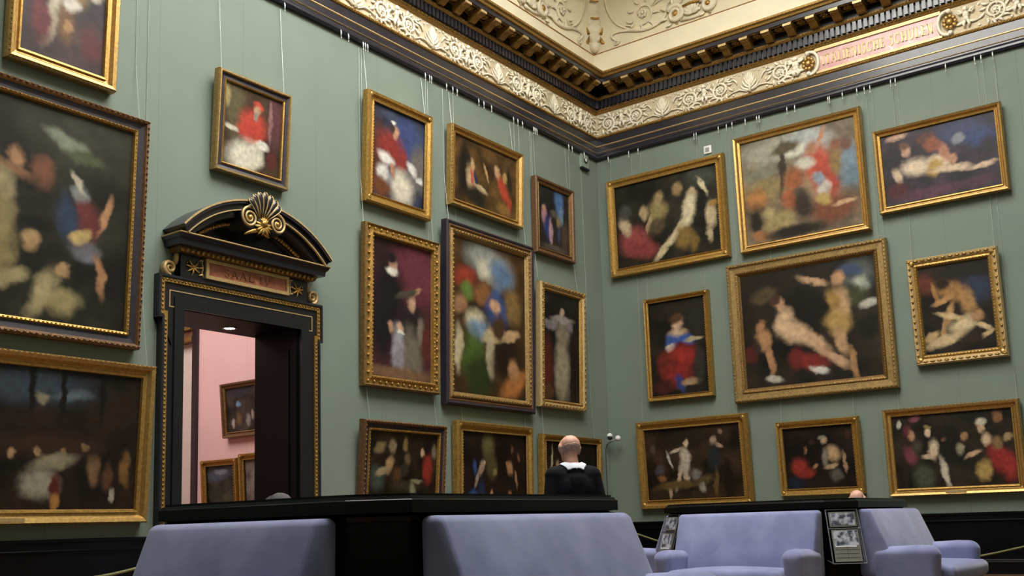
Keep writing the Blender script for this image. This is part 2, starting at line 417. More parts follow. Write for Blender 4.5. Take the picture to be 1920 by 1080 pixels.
def stem1(b):
    P = bez([(.78, 10.98), (.66, 11.06), (.6, 11.16), (.74, 11.21), (1.0, 11.16), (1.33, 11.06), (1.65, 11.07), (1.86, 11.2), (1.92, 11.42), (2.1, 11.5)], 70)
    b.tube(xz(P), [.02+.012*sin(pi*i/(len(P)-1)) for i in range(len(P))], 6)
    P = bez([(.5, 12.0), (.56, 11.7), (.74, 11.38), (1.02, 11.18)], 24); b.tube(xz(P), .02, 6)
    b.tube(xz([(p[0], p[2]) for p in spiral((.7, 10.99), .085, .02, 1.7, 2.2, -1)]), .016, 6)
cove_relief('stem', stem1, 'relief')
def vol(c, r):
    def f(b):
        b.tube([(x, -.04, z) for x, y, z in spiral(c, r, .05, 1.9, 2.6, -1)], [.05-.02*i/40 for i in range(41)], 7)
        for k in range(7):
            a = .4+k*.75; leaf(b, (c[0]+r*1.05*cos(a), c[1]+r*1.05*sin(a)), a-.6, .2, .035, 1.2, y=-.03)
    return f
cove_relief('volute', vol((2.1, 11.15), .2), 'relief'); cove_relief('volute', vol((2.82, 11.13), .17), 'relief')
cove_relief('volute_eye', lambda b: b.ball((2.1, -.05, 11.15), (.07, .05, .07), 8, 6).ball((2.82, -.05, 11.13), (.06, .05, .06), 8, 6), 'gold')
def mid(b):
    for s in (-1, 1):
        for k in range(4): leaf(b, (2.46, 11.06), pi/2-s*(.3+.42*k), .3-.03*k, .04, s*.9, y=-.03)
    b.tube(xz([(2.2, 10.98), (2.46, 10.95), (2.72, 10.98)]), .03, 6)
cove_relief('palmette', mid, 'relief')
cove_relief('gilt_bar', lambda b: b.tube([(2.28, -.06, 11.24), (2.46, -.07, 11.26), (2.64, -.06, 11.24)], .03, 6), 'gold')
def ros(b):
    for k in range(7):
        a = k*2*pi/7; b.ball((1.36+.07*cos(a), -.03, 11.42+.07*sin(a)), (.04, .03, .04), 6, 4)
    b.ball((1.36, -.05, 11.42), .035, 6, 4)
    b.tube([(x, -.02, z) for x, y, z in spiral((1.36, 11.42), .26, .12, .8, -1.9, 1)], [.012+.01*sin(pi*i/40) for i in range(41)], 6)
    for k in range(8):
        a = -2.6+k*.75; leaf(b, (1.36+.23*cos(a), 11.42+.23*sin(a)), a+.7, .17, .026, -1.1)
    leaf(b, (1.12, 11.3), pi-.1, .2, .026, -.8); leaf(b, (1.62, 11.5), .7, .24, .028, -1.2); leaf(b, (1.08, 11.22), pi-.6, .16, .02, .6)
cove_relief('rosette_spray', ros, 'relief')
# further volutes along the wall, same pattern repeated
for u in (4.6, 6.7, 8.8):
    cove_relief('volute', vol((u, 11.15), .2), 'relief')
    cove_relief('stem', lambda b, u=u: b.tube(xz(bez([(u-1.5, 11.15), (u-1.0, 11.06), (u-.5, 11.1), (u-.2, 11.4), (u+.1, 11.5)], 30)), .026, 6), 'relief')
# corner pendant, standing out across the corner on the diagonal
DG = Matrix.Rotation(radians(45), 3, 'Z')
def corner(name, b, mt):
    obj(name, b.map(lambda v: DG @ Vector((v.x, v.y, v.z)) + Vector((.13, -.13, 0))), mt, ceil, True)
pd = MB()
for z, r, rz in ((11.02, .1, .12), (11.2, .15, .12), (11.4, .2, .18), (11.62, .17, .16), (11.85, .2, .2), (12.1, .16, .14), (12.35, .22, .2)):
    pd.ball((0, -.1, z), (r, .12, rz), 10, 6)
for s in (-1, 1):
    for z, ln, cu in ((11.2, .32, 1.0), (11.38, .4, 1.2), (11.6, .42, 1.5), (11.85, .36, 1.4), (12.1, .4, 1.2)):
        leaf(pd, (s*.08, z), pi/2-s*.75, ln, .05, s*cu*.7, y=-.1); leaf(pd, (s*.1, z), pi/2-s*1.5, ln*.7, .035, s*cu*.9, y=-.09)
    pd.tube([(s*.2, -.08, 12.4), (s*.26, -.08, 12.0), (s*.3, -.08, 11.7), (s*.22, -.09, 11.45)], [.04, .05, .045, .03], 7)
corner('pendant', pd, 'relief')
tip = MB().add([(0, -.12, 10.92), (-.14, -.08, 11.12), (0, -.2, 11.12), (.14, -.08, 11.12), (-.1, -.06, 11.22), (0, -.16, 11.24), (.1, -.06, 11.22)], [(0, 2, 1), (0, 3, 2), (1, 2, 5, 4), (2, 3, 6, 5), (4, 5, 6)])
corner('pendant_tip', tip, 'relief')
gv = MB()
for s in (-1, 1):
    gv.tube([(s*.1, -.14, 11.25), (s*.16, -.16, 11.1), (s*.26, -.15, 11.05), (s*.33, -.12, 11.12), (s*.27, -.13, 11.2), (s*.2, -.15, 11.17)], [.02, .04, .05, .04, .035, .03], 7)
    gv.tube([(s*.13, -.16, 11.28), (s*.18, -.15, 11.42), (s*.28, -.12, 11.55), (s*.36, -.1, 11.56)], [.035, .03, .025, .02], 7)
gv.tube([(-.09, -.23, 11.62), (0, -.25, 11.6), (.09, -.23, 11.62)], .02, 6); gv.tube([(-.09, -.23, 12.0), (0, -.25, 11.98), (.09, -.23, 12.0)], .02, 6)
corner('gilt_volutes', gv, 'gold')

# ---- wainscot and skirting
wn = struct(put('trim_2', None))
def ring_gap(prof, name, mt, parent):
    """like ring() but the left run stops either side of the doorway surround"""
    b = MB(); n = len(prof)
    runs = [[(lambda d: (d, -RL+d)), (lambda d: (d, DC-1.33))], [(lambda d: (d, DC+1.33)), (lambda d: (d, -d)), (lambda d: (RW-d, -d)), (lambda d: (RW-d, -RL+d)), (lambda d: (d, -RL+d))]]
    for run in runs:
        k = len(run); vs = []
        for d, z in prof:
            for f in run: x, y = f(d); vs.append((x, y, z))
        b.add(vs, [(i*k+j, i*k+j+1, (i+1)*k+j+1, (i+1)*k+j) for i in range(n-1) for j in range(k-1)])
    return obj(name, b, mt, parent)
ring_gap([(0, .985), (.05, .985), (.06, .975), (.06, .95), (.045, .94), (.045, .865), (.055, .86), (.055, .845), (.03, .84)], 'dado_rail', 'panel_black', wn)
ring_gap([(.03, .84), (.03, .22)], 'wainscot_panel', 'panel_black', wn)
ring_gap([(.03, .235), (.05, .225), (.055, .205), (.06, .19)], 'skirting_cap', 'panel_black', wn)
bb = struct(put('baseboard_1', None))
ring_gap([(.06, .19), (.062, .0)], 'skirting', 'panel_black', bb)

# ================================================================== DOORWAY
door = struct(put('door_1', None, None, (0, DC, 0), (0, 0, pi/2)))   # local x along wall, -y into room
def band(path, w, y0, y1):
    """mitred flat band of width w to the inside (right-hand) of a rectilinear path in XZ, left half given, mirrored"""
    inner = []; n = len(path)
    for i, p in enumerate(path):
        d0 = Vector(path[i])-Vector(path[i-1]) if i > 0 else Vector(path[1])-Vector(path[0])
        d1 = Vector(path[i+1])-Vector(path[i]) if i < n-1 else d0
        n0 = Vector((d0.y, -d0.x)).normalized(); n1 = Vector((d1.y, -d1.x)).normalized()
        q = n0+n1; q = q/ q.dot(n0)
        inner.append((p[0]+q.x*w, p[1]+q.y*w))
    return MB().strip(path, inner, y0, y1)
def mirror(path): return path+[(-x, z) for x, z in path[::-1]]
OUT = mirror([(-1.32, 0), (-1.32, 3.65), (-1.37, 3.65), (-1.37, 4.2)])
INN = mirror([(-DH, 0), (-DH, 3.0), (-DH, 3.5), (-DH, DT)])
obj('surround', MB().strip(OUT, INN, -.075, 0), 'black', door)
obj('surround_fillet', band(mirror([(-DH-.14, 0), (-DH-.14, DT+.1)]), .14, -.095, -.07), 'black', door)
obj('outer_moulding', band(OUT, .03, -.12, -.07), 'black_matte', door)
obj('gold_strip', band(mirror([(-1.285, 0), (-1.285, 3.685), (-1.335, 3.685), (-1.335, 4.165)]), .055, -.1, -.07), 'gold', door)
obj('gold_line', band(mirror([(-1.12, 0), (-1.12, 3.8), (-1.2, 3.8), (-1.2, 4.02)]), .014, -.083, -.07), 'gold_line', door)
q = MB()
for s in (-1, 1):
    z = .1
    while z < 3.66: q.octa((s*1.258, -.1, z), (.024, .014, .026)); z += .055
    z = 3.7
    while z < 4.1: q.octa((s*1.308, -.1, z), (.024, .014, .026)); z += .055
x = -1.3
while x < 1.3: q.octa((x, -.1, 4.138), (.026, .016, .024)); x += .055
stuff(obj('bead_row', q, 'gold_dark', door, True))
# lining of the deep opening, glossy black
obj('jamb', MB().box(-DH, -DH+.04, -.02, WT+.02, 0, DT), 'jamb_black', door)
obj('jamb', MB().box(DH-.04, DH, -.02, WT+.02, 0, DT), 'jamb_black', door)
obj('soffit_lining', MB().box(-DH+.04, DH-.04, -.02, WT+.02, DT-.04, DT), 'jamb_black', door)
for s in (-1, 1):
    obj('jamb_panel', MB().box(min(s*(DH-.04), s*(DH-.055)), max(s*(DH-.04), s*(DH-.055)), .12, WT-.12, .3, DT-.3), 'jamb_black', door)
# frieze over the door with its marble sign
obj('frieze_block', MB().box(-1.07, 1.07, -.12, 0, 4.2, 4.5), 'black', door)
sg = obj('sign_panel', MB().box(-.66, .66, -.135, -.11, 4.275, 4.455), 'marble_red', door)
sg['label'] = 'red marble name panel over the doorway'
obj('sign_frame', MB().strip([(-.7, 4.235), (.7, 4.235), (.7, 4.495), (-.7, 4.495)], [(-.655, 4.28), (.655, 4.28), (.655, 4.45), (-.655, 4.45)], -.155, -.11, True), 'gold_line', door)
# roman capitals built from strokes
def arc(cx, cy, rx, ry, a0, a1, n=10): return [(cx+rx*cos(radians(a0+(a1-a0)*i/n)), cy+ry*sin(radians(a0+(a1-a0)*i/n))) for i in range(n+1)]
T, t_, SF = .15, .08, .05
def _I(x=0): return [([(x, 0), (x, 1)], T), ([(x-.15, .025), (x+.15, .025)], SF), ([(x-.15, .975), (x+.15, .975)], SF)]
GL = {
 'I': (.3, _I(.15)), 'T': (.72, _I(.36)[:2]+[([(.0, .96), (.72, .96)], t_), ([(.03, .96), (.03, .8)], SF), ([(.69, .96), (.69, .8)], SF)]),
 'A': (.8, [([(.06, 0), (.4, 1)], t_), ([(.4, 1), (.72, 0)], T), ([(.2, .35), (.6, .35)], t_), ([(-.03, .025), (.17, .025)], SF), ([(.6, .025), (.84, .025)], SF)]),
 'L': (.62, _I(.15)+[([(.15, .04), (.6, .04)], t_), ([(.58, .04), (.58, .22)], SF)]),
 'E': (.62, _I(.15)+[([(.15, .04), (.6, .04)], t_), ([(.15, .52), (.5, .52)], t_), ([(.15, .96), (.57, .96)], t_), ([(.58, .04), (.58, .2)], SF), ([(.56, .96), (.56, .8)], SF)]),
 'N': (.8, [([(.12, 0), (.12, 1)], t_), ([(.12, 1), (.7, 0)], T), ([(.7, 0), (.7, 1)], t_), ([(0, .025), (.24, .025)], SF), ([(-.02, .975), (.15, .975)], SF), ([(.58, .975), (.82, .975)], SF)]),
 'S': (.56, [(arc(.28, .75, .2, .22, 30, 270)+arc(.28, .26, .22, .27, 90, -150), .11), ([(.47, .98), (.47, .78)], SF), ([(.06, .02), (.06, .24)], SF)]),
 'C': (.76, [(arc(.42, .5, .36, .48, 45, 315, 16), .11), ([(.7, .98), (.7, .75)], SF), ([(.7, .02), (.7, .22)], SF)]),
 'H': (.85, _I(.15)+_I(.7)+[([(.15, .52), (.7, .52)], t_)]),
 'U': (.8, [([(.15, 1), (.15, .3)]+arc(.4, .3, .25, .28, 180, 360, 8)+[(.65, 1)], .11), ([(0, .975), (.3, .975)], SF), ([(.53, .975), (.78, .975)], SF)]),
 'V': (.78, [([(.06, 1), (.4, 0)], T), ([(.4, 0), (.72, 1)], t_), ([(-.06, .975), (.2, .975)], SF), ([(.62, .975), (.84, .975)], SF)]),
}
def letters(text, x0, x1, z0, h, y0, y1, mt, parent):
    ws = sum(GL[c][0]+.22 if c != ' ' else .5 for c in text)-.22
    k = (x1-x0)/ws; x = x0
    for c in text:
        if c == ' ': x += .5*k; continue
        w, st = GL[c]; b = MB()
        for pts, wd in st:
            P = [Vector((x+p[0]*k, z0+p[1]*h)) for p in pts]; lft = []; rgt = []
            for i, p in enumerate(P):
                d = (P[min(i+1, len(P)-1)]-P[max(i-1, 0)]).normalized(); nn = Vector((-d.y, d.x))*wd*h*.5
                lft.append(tuple(p+nn)); rgt.append(tuple(p-nn))
            b.strip(lft, rgt, y0, y1)
        obj('letter', b, mt, parent); x += (w+.22)*k
letters('SAAL IV', -.4, .38, 4.315, .1, -.142, -.13, 'gold_dark', door)
# side scrolls and gilt sprays
for s in (-1, 1):
    b = MB(); P = [(s*(x), -.06, z) for x, y, z in spiral((1.2, 4.3), .1, .02, 1.6, -pi/2, 1)]
    b.tube(P, [.032-.014*i/40 for i in range(41)], 7, 2.0)
    b.tube([(s*1.13, -.06, 4.36), (s*1.1, -.06, 4.43), (s*1.09, -.06, 4.52), (s*1.13, -.06, 4.55)], [.03, .028, .022, .02], 7, 2.0)
    obj('console_scroll', b, 'gold_line', door, True)
    b = MB(); cx = s*.88
    for k in range(7):
        a = -pi/2+(k-3)*.75; leaf(b, (cx, 4.35), a, .12, .014, .6*(1 if k > 3 else -1), y=-.125)
    b.ball((cx, -.13, 4.36), .022, 6, 4); b.ball((cx+s*.09, -.125, 4.4), .014, 6, 4); b.ball((cx-s*.08, -.125, 4.3), .014, 6, 4)
    obj('gilt_spray', b, 'gold', door, True)
    b = MB()
    for z in (4.27, 4.365, 4.46): leaf(b, (s*.73, z), 0 if s > 0 else pi, .07, .014, .5, y=-.125)
    b.tube([(s*.72, -.125, 4.24), (s*.75, -.125, 4.3), (s*.73, -.125, 4.365), (s*.75, -.125, 4.43), (s*.72, -.125, 4.49)], .01, 6)
    obj('gilt_bracket', b, 'gold_line', door, True)
# horizontal cornice of the pediment
def hmould(prof, hw):   # (off, z, extra half width)
    b = MB(); n = len(prof)
    for i in range(n-1):
        (o0, z0), (o1, z1) = prof[i], prof[i+1]
        w0, w1 = hw+o0*.7, hw+o1*.7
        b.add([(-w0, 0, z0), (-w0, -o0, z0), (w0, -o0, z0), (w0, 0, z0), (-w1, 0, z1), (-w1, -o1, z1), (w1, -o1, z1), (w1, 0, z1)],
              [(0, 4, 5, 1), (1, 5, 6, 2), (2, 6, 7, 3)])
    return b
obj('pediment_cornice', hmould([(.0, 4.49), (.13, 4.49), (.15, 4.5)], 1.0), 'black_matte', door)
obj('egg_moulding', hmould([(.15, 4.5), (.2, 4.505), (.23, 4.56)], 1.0), 'gold_dark', door)
obj('pediment_cornice', hmould([(.23, 4.56), (.32, 4.565), (.33, 4.63), (.36, 4.65), (.38, 4.69), (0, 4.7)], 1.0), 'black_matte', door)
obj('gold_line', hmould([(.38, 4.688), (.395, 4.694), (.395, 4.708), (0, 4.715)], 1.0), 'gold_line', door)
q = MB(); x = -1.12
while x < 1.13: q.ball((x, -.225, 4.53), (.03, .025, .03), 6, 4); x += .078
stuff(obj('egg_row', q, 'gold_bright', door, True))
# arched pediment
AR, AC = 1.71, 3.63
A0 = math.asin(1.26/AR)
def arcp(r, a0, a1, n=20): return [(r*sin(a0+(a1-a0)*i/n), AC+r*cos(a0+(a1-a0)*i/n)) for i in range(n+1)]
tym = arcp(AR-.1, -.72, .72, 24); obj('tympanum', MB().prism([p for p in tym if p[1] > 4.69]+[(1.02, 4.69), (-1.02, 4.69)], -.12, 0), 'panel_black', door)
for s in (-1, 1):
    a0, a1 = s*A0, s*.135
    r = lambda k, **q: arcp(AR+k, a0, a1)
    obj('arch_moulding', MB().strip(r(0), r(-.05), -.44, 0), 'black_matte', door)
    obj('arch_moulding', MB().strip(r(-.05), r(-.13), -.4, 0), 'black', door)
    obj('arch_moulding', MB().strip(arcp(AR-.13, s*(A0-.02), a1), arcp(AR-.21, s*(A0-.07), a1), -.33, 0), 'black_matte', door)
    obj('gold_line', MB().strip(r(.004), r(-.018), -.45, -.43), 'gold_line', door)
    obj('gold_line', MB().strip(arcp(AR-.12, s*A0, a1), arcp(AR-.135, s*A0, a1), -.41, -.38), 'gold_line', door)
    q = MB()
    for k in range(12):
        a = s*(.24+.034*k+.0*k); q.ball(((AR-.27)*sin(a), -.18, AC+(AR-.27)*cos(a)), (.03, .03, .028), 6, 4)
    stuff(obj('egg_row', q, 'gold_dark', door, True))
    obj('arch_moulding', MB().strip(arcp(AR-.21, s*(A0-.07), a1), arcp(AR-.31, s*(A0-.16), s*.17), -.15, 0), 'black_matte', door)
    # volute ending the half arch
    b = MB(); c = (s*.235, 5.09)
    P = [(c[0]+s*(x), -.44, c[1]+z) for x, y, z in spiral((0, 0), .15, .03, 2.0, 1.9, -1)]
    P = [(c[0]-s*(p[0]-c[0])*s if False else p[0], p[1], p[2]) for p in P]
    b.tube(P, [.02-.006*i/40 for i in range(41)], 6)
    obj('volute_line', b, 'gold_line', door, True)
    obj('volute', MB().prism([(c[0]+.145*cos(k*pi/10), c[1]+.145*sin(k*pi/10)) for k in range(20)][::-1], -.43, -.05), 'black', door)
    obj('volute_eye', MB().ball((c[0], -.44, c[1]), (.035, .03, .035), 8, 6), 'gold', door, True)
# shell crest
b = MB(); g = MB()
for k in range(7):
    a = (k-3)*.25; ln = .36-.012*abs(k-3)**1.5
    bx, bz = .02*(k-3), 5.12
    tx, tz = bx+sin(a)*ln, bz+cos(a)*ln
    w = .05
    P = [(bx+(tx-bx)*t, -.40-.07*sin(pi*t*.7), bz+(tz-bz)*t) for t in (0, .25, .5, .75, .92, 1.0)]
    b.tube(P, [.014, .024, .034, .042, .036, .018], 8, .5)
    dx, dz = cos(a), -sin(a)
    for s in (-1, 1):
        g.tube([(p[0]+s*dx*r_, p[1]-.012, p[2]+s*dz*r_) for p, r_ in zip(P, [.014, .024, .034, .042, .036, .01])], .007, 5)
obj('shell', b, 'black', door, True); obj('shell_rib', g, 'gold_line', door, True)
b = MB()
for k in range(9): leaf(b, (.0, 5.02), -pi/2+(k-4)*.42, .14+.02*(k % 2), .028, .5*(1 if k > 4 else -1), y=-.43)
for k in range(5): leaf(b, (0, 5.04), pi/2+(k-2)*.4, .1, .02, 0, y=-.45)
b.ball((0, -.45, 5.05), (.06, .04, .05), 8, 5); leaf(b, (-.02, 4.96), pi+.15, .3, .03, .5, y=-.4); leaf(b, (.02, 4.94), -.6, .12, .025, .4, y=-.4)
obj('gilt_mask', b, 'gold', door, True)
# recessed lamp in the soffit of the opening
dl = thing('recessed_downlight', 'small round lit lamp recessed under the lintel of the black doorway', 'lamp', (-.5, DC+.2, DT-.04))
obj('lamp_ring', MB().lathe([(.1, 0), (.1, -.012), (.075, -.012), (.075, 0)], seg=20), 'steel', dl, True)
obj('lamp_glass', MB().lathe([(.0, -.006), (.075, -.006)], seg=20), 'lamp', dl)

# ================================================================== ADJOINING ROOM (seen through the doorway)
struct(obj('wall_adjoining', MB().box(-5.48, -WT, -6, -5.8, 0, 6.6), 'pink'))
struct(obj('wall_adjoining_end', MB().box(-10, -9.8, -14, -6, 0, 6.6), 'pink'))
struct(obj('wall_adjoining_side', MB().box(-10, -WT, -14.2, -14, 0, 6.6), 'pink'))
struct(obj('wall_adjoining_corner', MB().box(-10, -7.0, -6, -5.8, 0, 6.6).box(-7, -5.48, -6, -5.8, 4.98, 6.6), 'pink'))
struct(obj('ceiling_adjoining', MB().box(-10, -WT, -14.2, -5.8, 6.6, 6.8), 'cream'))
d2 = struct(put('door_2', None))
obj('door_leaf', MB().box(-6.98, -5.58, -5.9, -5.84, 0, 4.7), 'beige', d2)
obj('door_post', MB().box(-5.6, -5.46, -6.06, -5.82, 0, 4.98), 'black', d2)
obj('door_post', MB().box(-7.04, -6.96, -6.06, -5.82, 0, 4.98), 'black', d2)
obj('door_head', MB().box(-6.96, -5.6, -6.08, -5.84, 4.68, 4.78).box(-6.96, -5.6, -6.12, -5.84, 4.9, 4.98), 'gold_dark', d2)
obj('door_head_panel', MB().box(-6.96, -5.6, -6.05, -5.84, 4.78, 4.9), 'frame_brown', d2)
al = bpy.data.lights.new('adjoining_fill_light', 'AREA'); al.energy = ADJ_LIGHT; al.shape = 'RECTANGLE'; al.size = 4; al.size_y = 4; al.color = (1, .93, .9)  # unseen area light added to brighten the adjoining room, no fixture
ao = put('adjoining_fill_light', al, None, (-4.6, -9.6, 6.5))

# ================================================================== PAINTINGS
def paint_mat(name, asp, base, base2, blobs, warp=.045, soft_=.6):
    """loose colour masses brushed on a dark ground"""
    N = NT(name); uvn = N.n('ShaderNodeUVMap'); vec = uvn.outputs[0]
    seed = random.random()*50
    mp0 = N.n('ShaderNodeMapping'); mp0.inputs['Location'].default_value = (seed, seed*.7, 0); N.l(vec, mp0.inputs[0])
    def wv(src, scale, amt, det):
        nz = N.n('ShaderNodeTexNoise', i_Scale=scale, i_Detail=det); N.l(mp0.outputs[0], nz.inputs['Vector'])
        sb = N.n('ShaderNodeVectorMath', operation='SUBTRACT'); N.l(nz.outputs['Color'], sb.inputs[0]); sb.inputs[1].default_value = (.5, .5, .5)
        sc_ = N.n('ShaderNodeVectorMath', operation='SCALE'); N.l(sb.outputs[0], sc_.inputs[0]); sc_.inputs['Scale'].default_value = amt
        ad = N.n('ShaderNodeVectorMath', operation='ADD'); N.l(src, ad.inputs[0]); N.l(sc_.outputs[0], ad.inputs[1]); return ad.outputs[0]
    v = wv(vec, 7.0, warp*2, 3.0); v = wv(v, 28.0, warp*.35, 2.0)
    flat = N.n('ShaderNodeVectorMath', operation='MULTIPLY'); N.l(v, flat.inputs[0]); flat.inputs[1].default_value = (1, 1, 0); v = flat.outputs[0]
    nb = N.n('ShaderNodeTexNoise', i_Scale=3.0, i_Detail=6.0); N.l(mp0.outputs[0], nb.inputs['Vector'])
    rp = N.n('ShaderNodeValToRGB'); e = rp.color_ramp.elements
    e[0].position = .38; e[1].position = .68; e[0].color = lin(base); e[1].color = tuple(min(1, q*1.5) for q in lin(base2)); N.l(nb.outputs[0], rp.inputs[0])
    cur = rp.outputs[0]
    for (cx, cy, rx, ry, dg, hx) in blobs:
        mp = N.n('ShaderNodeMapping', vector_type='TEXTURE'); mp.inputs['Location'].default_value = (cx*asp, cy, 0)
        mp.inputs['Rotation'].default_value = (0, 0, radians(dg)); mp.inputs['Scale'].default_value = (rx*1.18, ry*1.18, 1); N.l(v, mp.inputs[0])
        ln = N.n('ShaderNodeVectorMath', operation='LENGTH'); N.l(mp.outputs[0], ln.inputs[0])
        mr = N.n('ShaderNodeMapRange', interpolation_type='SMOOTHSTEP'); N.l(ln.outputs['Value'], mr.inputs[0])
        mr.inputs[1].default_value = 1+soft_*.4; mr.inputs[2].default_value = 1-soft_
        mx = N.n('ShaderNodeMix', data_type='RGBA'); N.l(mr.outputs[0], mx.inputs[0]); N.l(cur, mx.inputs[6]); c_ = lin(hx); lu = .25*c_[0]+.65*c_[1]+.1*c_[2]; mx.inputs[7].default_value = (c_[0]*.84+lu*.12, c_[1]*.86+lu*.12, c_[2]*.84+lu*.12, 1); cur = mx.outputs[2]
    n3 = N.n('ShaderNodeTexNoise', i_Scale=16.0, i_Detail=5.0); N.l(mp0.outputs[0], n3.inputs['Vector'])
    mr = N.n('ShaderNodeMapRange'); N.l(n3.outputs[0], mr.inputs[0]); mr.inputs[1].default_value = .3; mr.inputs[2].default_value = .7; mr.inputs[3].default_value = .66; mr.inputs[4].default_value = 1.05
    ml = N.n('ShaderNodeVectorMath', operation='SCALE'); N.l(cur, ml.inputs[0]); N.l(mr.outputs[0], ml.inputs['Scale'])
    N.l(ml.outputs[0], N.b.inputs['Base Color']); N.b.inputs['Roughness'].default_value = .42; N.b.inputs['Specular IOR Level'].default_value = .3
    return N.m
def sweep_frame(w, h, prof):
    """mitred moulding round a w x h rectangle standing on z=0; profile of (inset, depth towards the room)"""
    b = MB(); vs = []
    for t, d in prof: vs += [(-w/2+t, -d, t), (w/2-t, -d, t), (w/2-t, -d, h-t), (-w/2+t, -d, h-t)]
    return b.add(vs, [(i*4+k, i*4+(k+1) % 4, (i+1)*4+(k+1) % 4, (i+1)*4+k) for i in range(len(prof)-1) for k in range(4)])
def frame_beads(w, h, t, d, step, r):
    q = MB(); nx = max(2, int((w-2*t)/step)); nz = max(2, int((h-2*t)/step))
    for i in range(nx+1):
        x = -w/2+t+(w-2*t)*i/nx
        for z in (t, h-t): q.octa((x, -d, z), r)
    for i in range(1, nz):
        z = t+(h-2*t)*i/nz
        for x in (-w/2+t, w/2-t): q.octa((x, -d, z), (r[2], r[1], r[0]))
    return q
# frame styles: list of (part name, material, profile [(inset, depth)]), optional bead rows (inset, depth, step, size, material), total width
def style(k, s=1.0):
    if k == 'gold':      # plain gilt hollow moulding
        P = [('frame', 'gold', [(0, -.05), (0, .03), (.015, .055), (.05, .05), (.075, .025), (.105, .02), (.12, .035), (.13, .02)]), ]
        B = [(.125, .035, .05, (.014, .01, .01), 'gold_bright')]; W = .13
    elif k == 'bright':
        P = [('frame', 'gold_bright', [(0, -.05), (0, .03), (.02, .06), (.06, .05), (.09, .02), (.12, .015)]), ('inner_frame', 'gold', [(.12, .015), (.125, .032), (.15, .028), (.16, .005)])]
        B = [(.012, .05, .06, (.02, .012, .012), 'gold_dark')]; W = .16
    elif k == 'studs':   # carved gilt with rows of bosses
        P = [('frame', 'gold_dark', [(0, -.05), (0, .03), (.02, .05), (.05, .03)]), ('inner_frame', 'gold', [(.05, .03), (.1, .03), (.13, .05), (.155, .045), (.17, .005)])]
        B = [(.075, .04, .13, (.03, .025, .03), 'gold_bright'), (.145, .05, .06, (.022, .014, .014), 'gold_bright')]; W = .17
    elif k == 'brown':   # brown moulding with gilt inner edge
        P = [('frame', 'frame_brown', [(0, -.05), (0, .03), (.02, .055), (.05, .05), (.065, .03)]), ('dark_band', 'frame_black', [(.065, .03), (.12, .022), (.15, .022)]), ('inner_frame', 'gold', [(.15, .022), (.165, .04), (.19, .03), (.2, .005)])]
        B = [(.03, .058, .07, (.026, .014, .014), 'gold_dark'), (.175, .038, .05, (.018, .01, .01), 'gold')]; W = .2
    elif k == 'tall':    # dark outer edge, wide beaded gilt inside
        P = [('dark_band', 'frame_black', [(0, -.05), (0, .04), (.03, .055), (.07, .045)]), ('frame', 'frame_brown', [(.07, .045), (.09, .05), (.12, .03)]), ('inner_frame', 'frame_olive', [(.12, .03), (.145, .055), (.19, .045), (.22, .015), (.23, .005)])]
        B = [(.165, .055, .08, (.03, .018, .018), 'gold_bright'), (.21, .025, .05, (.016, .01, .01), 'gold')]; W = .23
    elif k == 'thin':    # brown wooden frame, gilt sight edge
        P = [('frame', 'frame_brown', [(0, -.05), (0, .03), (.015, .05), (.05, .045), (.07, .025), (.1, .02)]), ('inner_frame', 'gold_dark', [(.1, .02), (.11, .032), (.125, .025), (.13, .005)])]
        B = []; W = .13
    elif k == 'dark':    # grey-brown edge, dark flat, thin gilt line
        P = [('frame', 'frame_olive', [(0, -.05), (0, .03), (.012, .045), (.035, .045), (.045, .03)]), ('dark_band', 'frame_black', [(.045, .03), (.08, .02), (.11, .022)]), ('inner_frame', 'gold', [(.11, .022), (.12, .032), (.135, .025), (.14, .005)])]
        B = []; W = .14
    elif k == 'olive':   # broad worn gold frame in steps
        P = [('frame', 'frame_olive', [(0, -.05), (0, .035), (.02, .055), (.05, .055), (.07, .035), (.16, .03)]), ('inner_frame', 'gold_dark', [(.16, .03), (.175, .045), (.21, .035), (.24, .012), (.25, .005)])]
        B = [(.035, .06, .07, (.025, .012, .012), 'frame_olive'), (.19, .045, .05, (.018, .01, .01), 'gold')]; W = .25
    elif k == 'carved':  # pale carved gilt
        P = [('frame', 'gold_line', [(0, -.05), (0, .03), (.02, .055), (.07, .05), (.1, .03)]), ('inner_frame', 'gold', [(.1, .03), (.13, .04), (.15, .03), (.17, .005)])]
        B = [(.05, .055, .11, (.045, .02, .024), 'gold_bright'), (.14, .038, .05, (.018, .01, .01), 'gold_line')]; W = .17
    dp = lambda d: d*1.55 if d > 0 else d
    return [(n_, m_, [(t*s, dp(d)) for t, d in p]) for n_, m_, p in P], [(t*s, dp(d), st, r, m_) for t, d, st, r, m_ in B], W*s
wire_z = 8.56
def hook_mesh():
    b = MB(); b.tube([(0, -.012, .06), (0, -.02, .02), (0, -.02, -.06)], [.008, .012, .008], 6); b.ball((0, -.02, -.07), (.011, .011, .016), 6, 4); return b.mesh('hook', 'hook', True)
HOOK = hook_mesh()
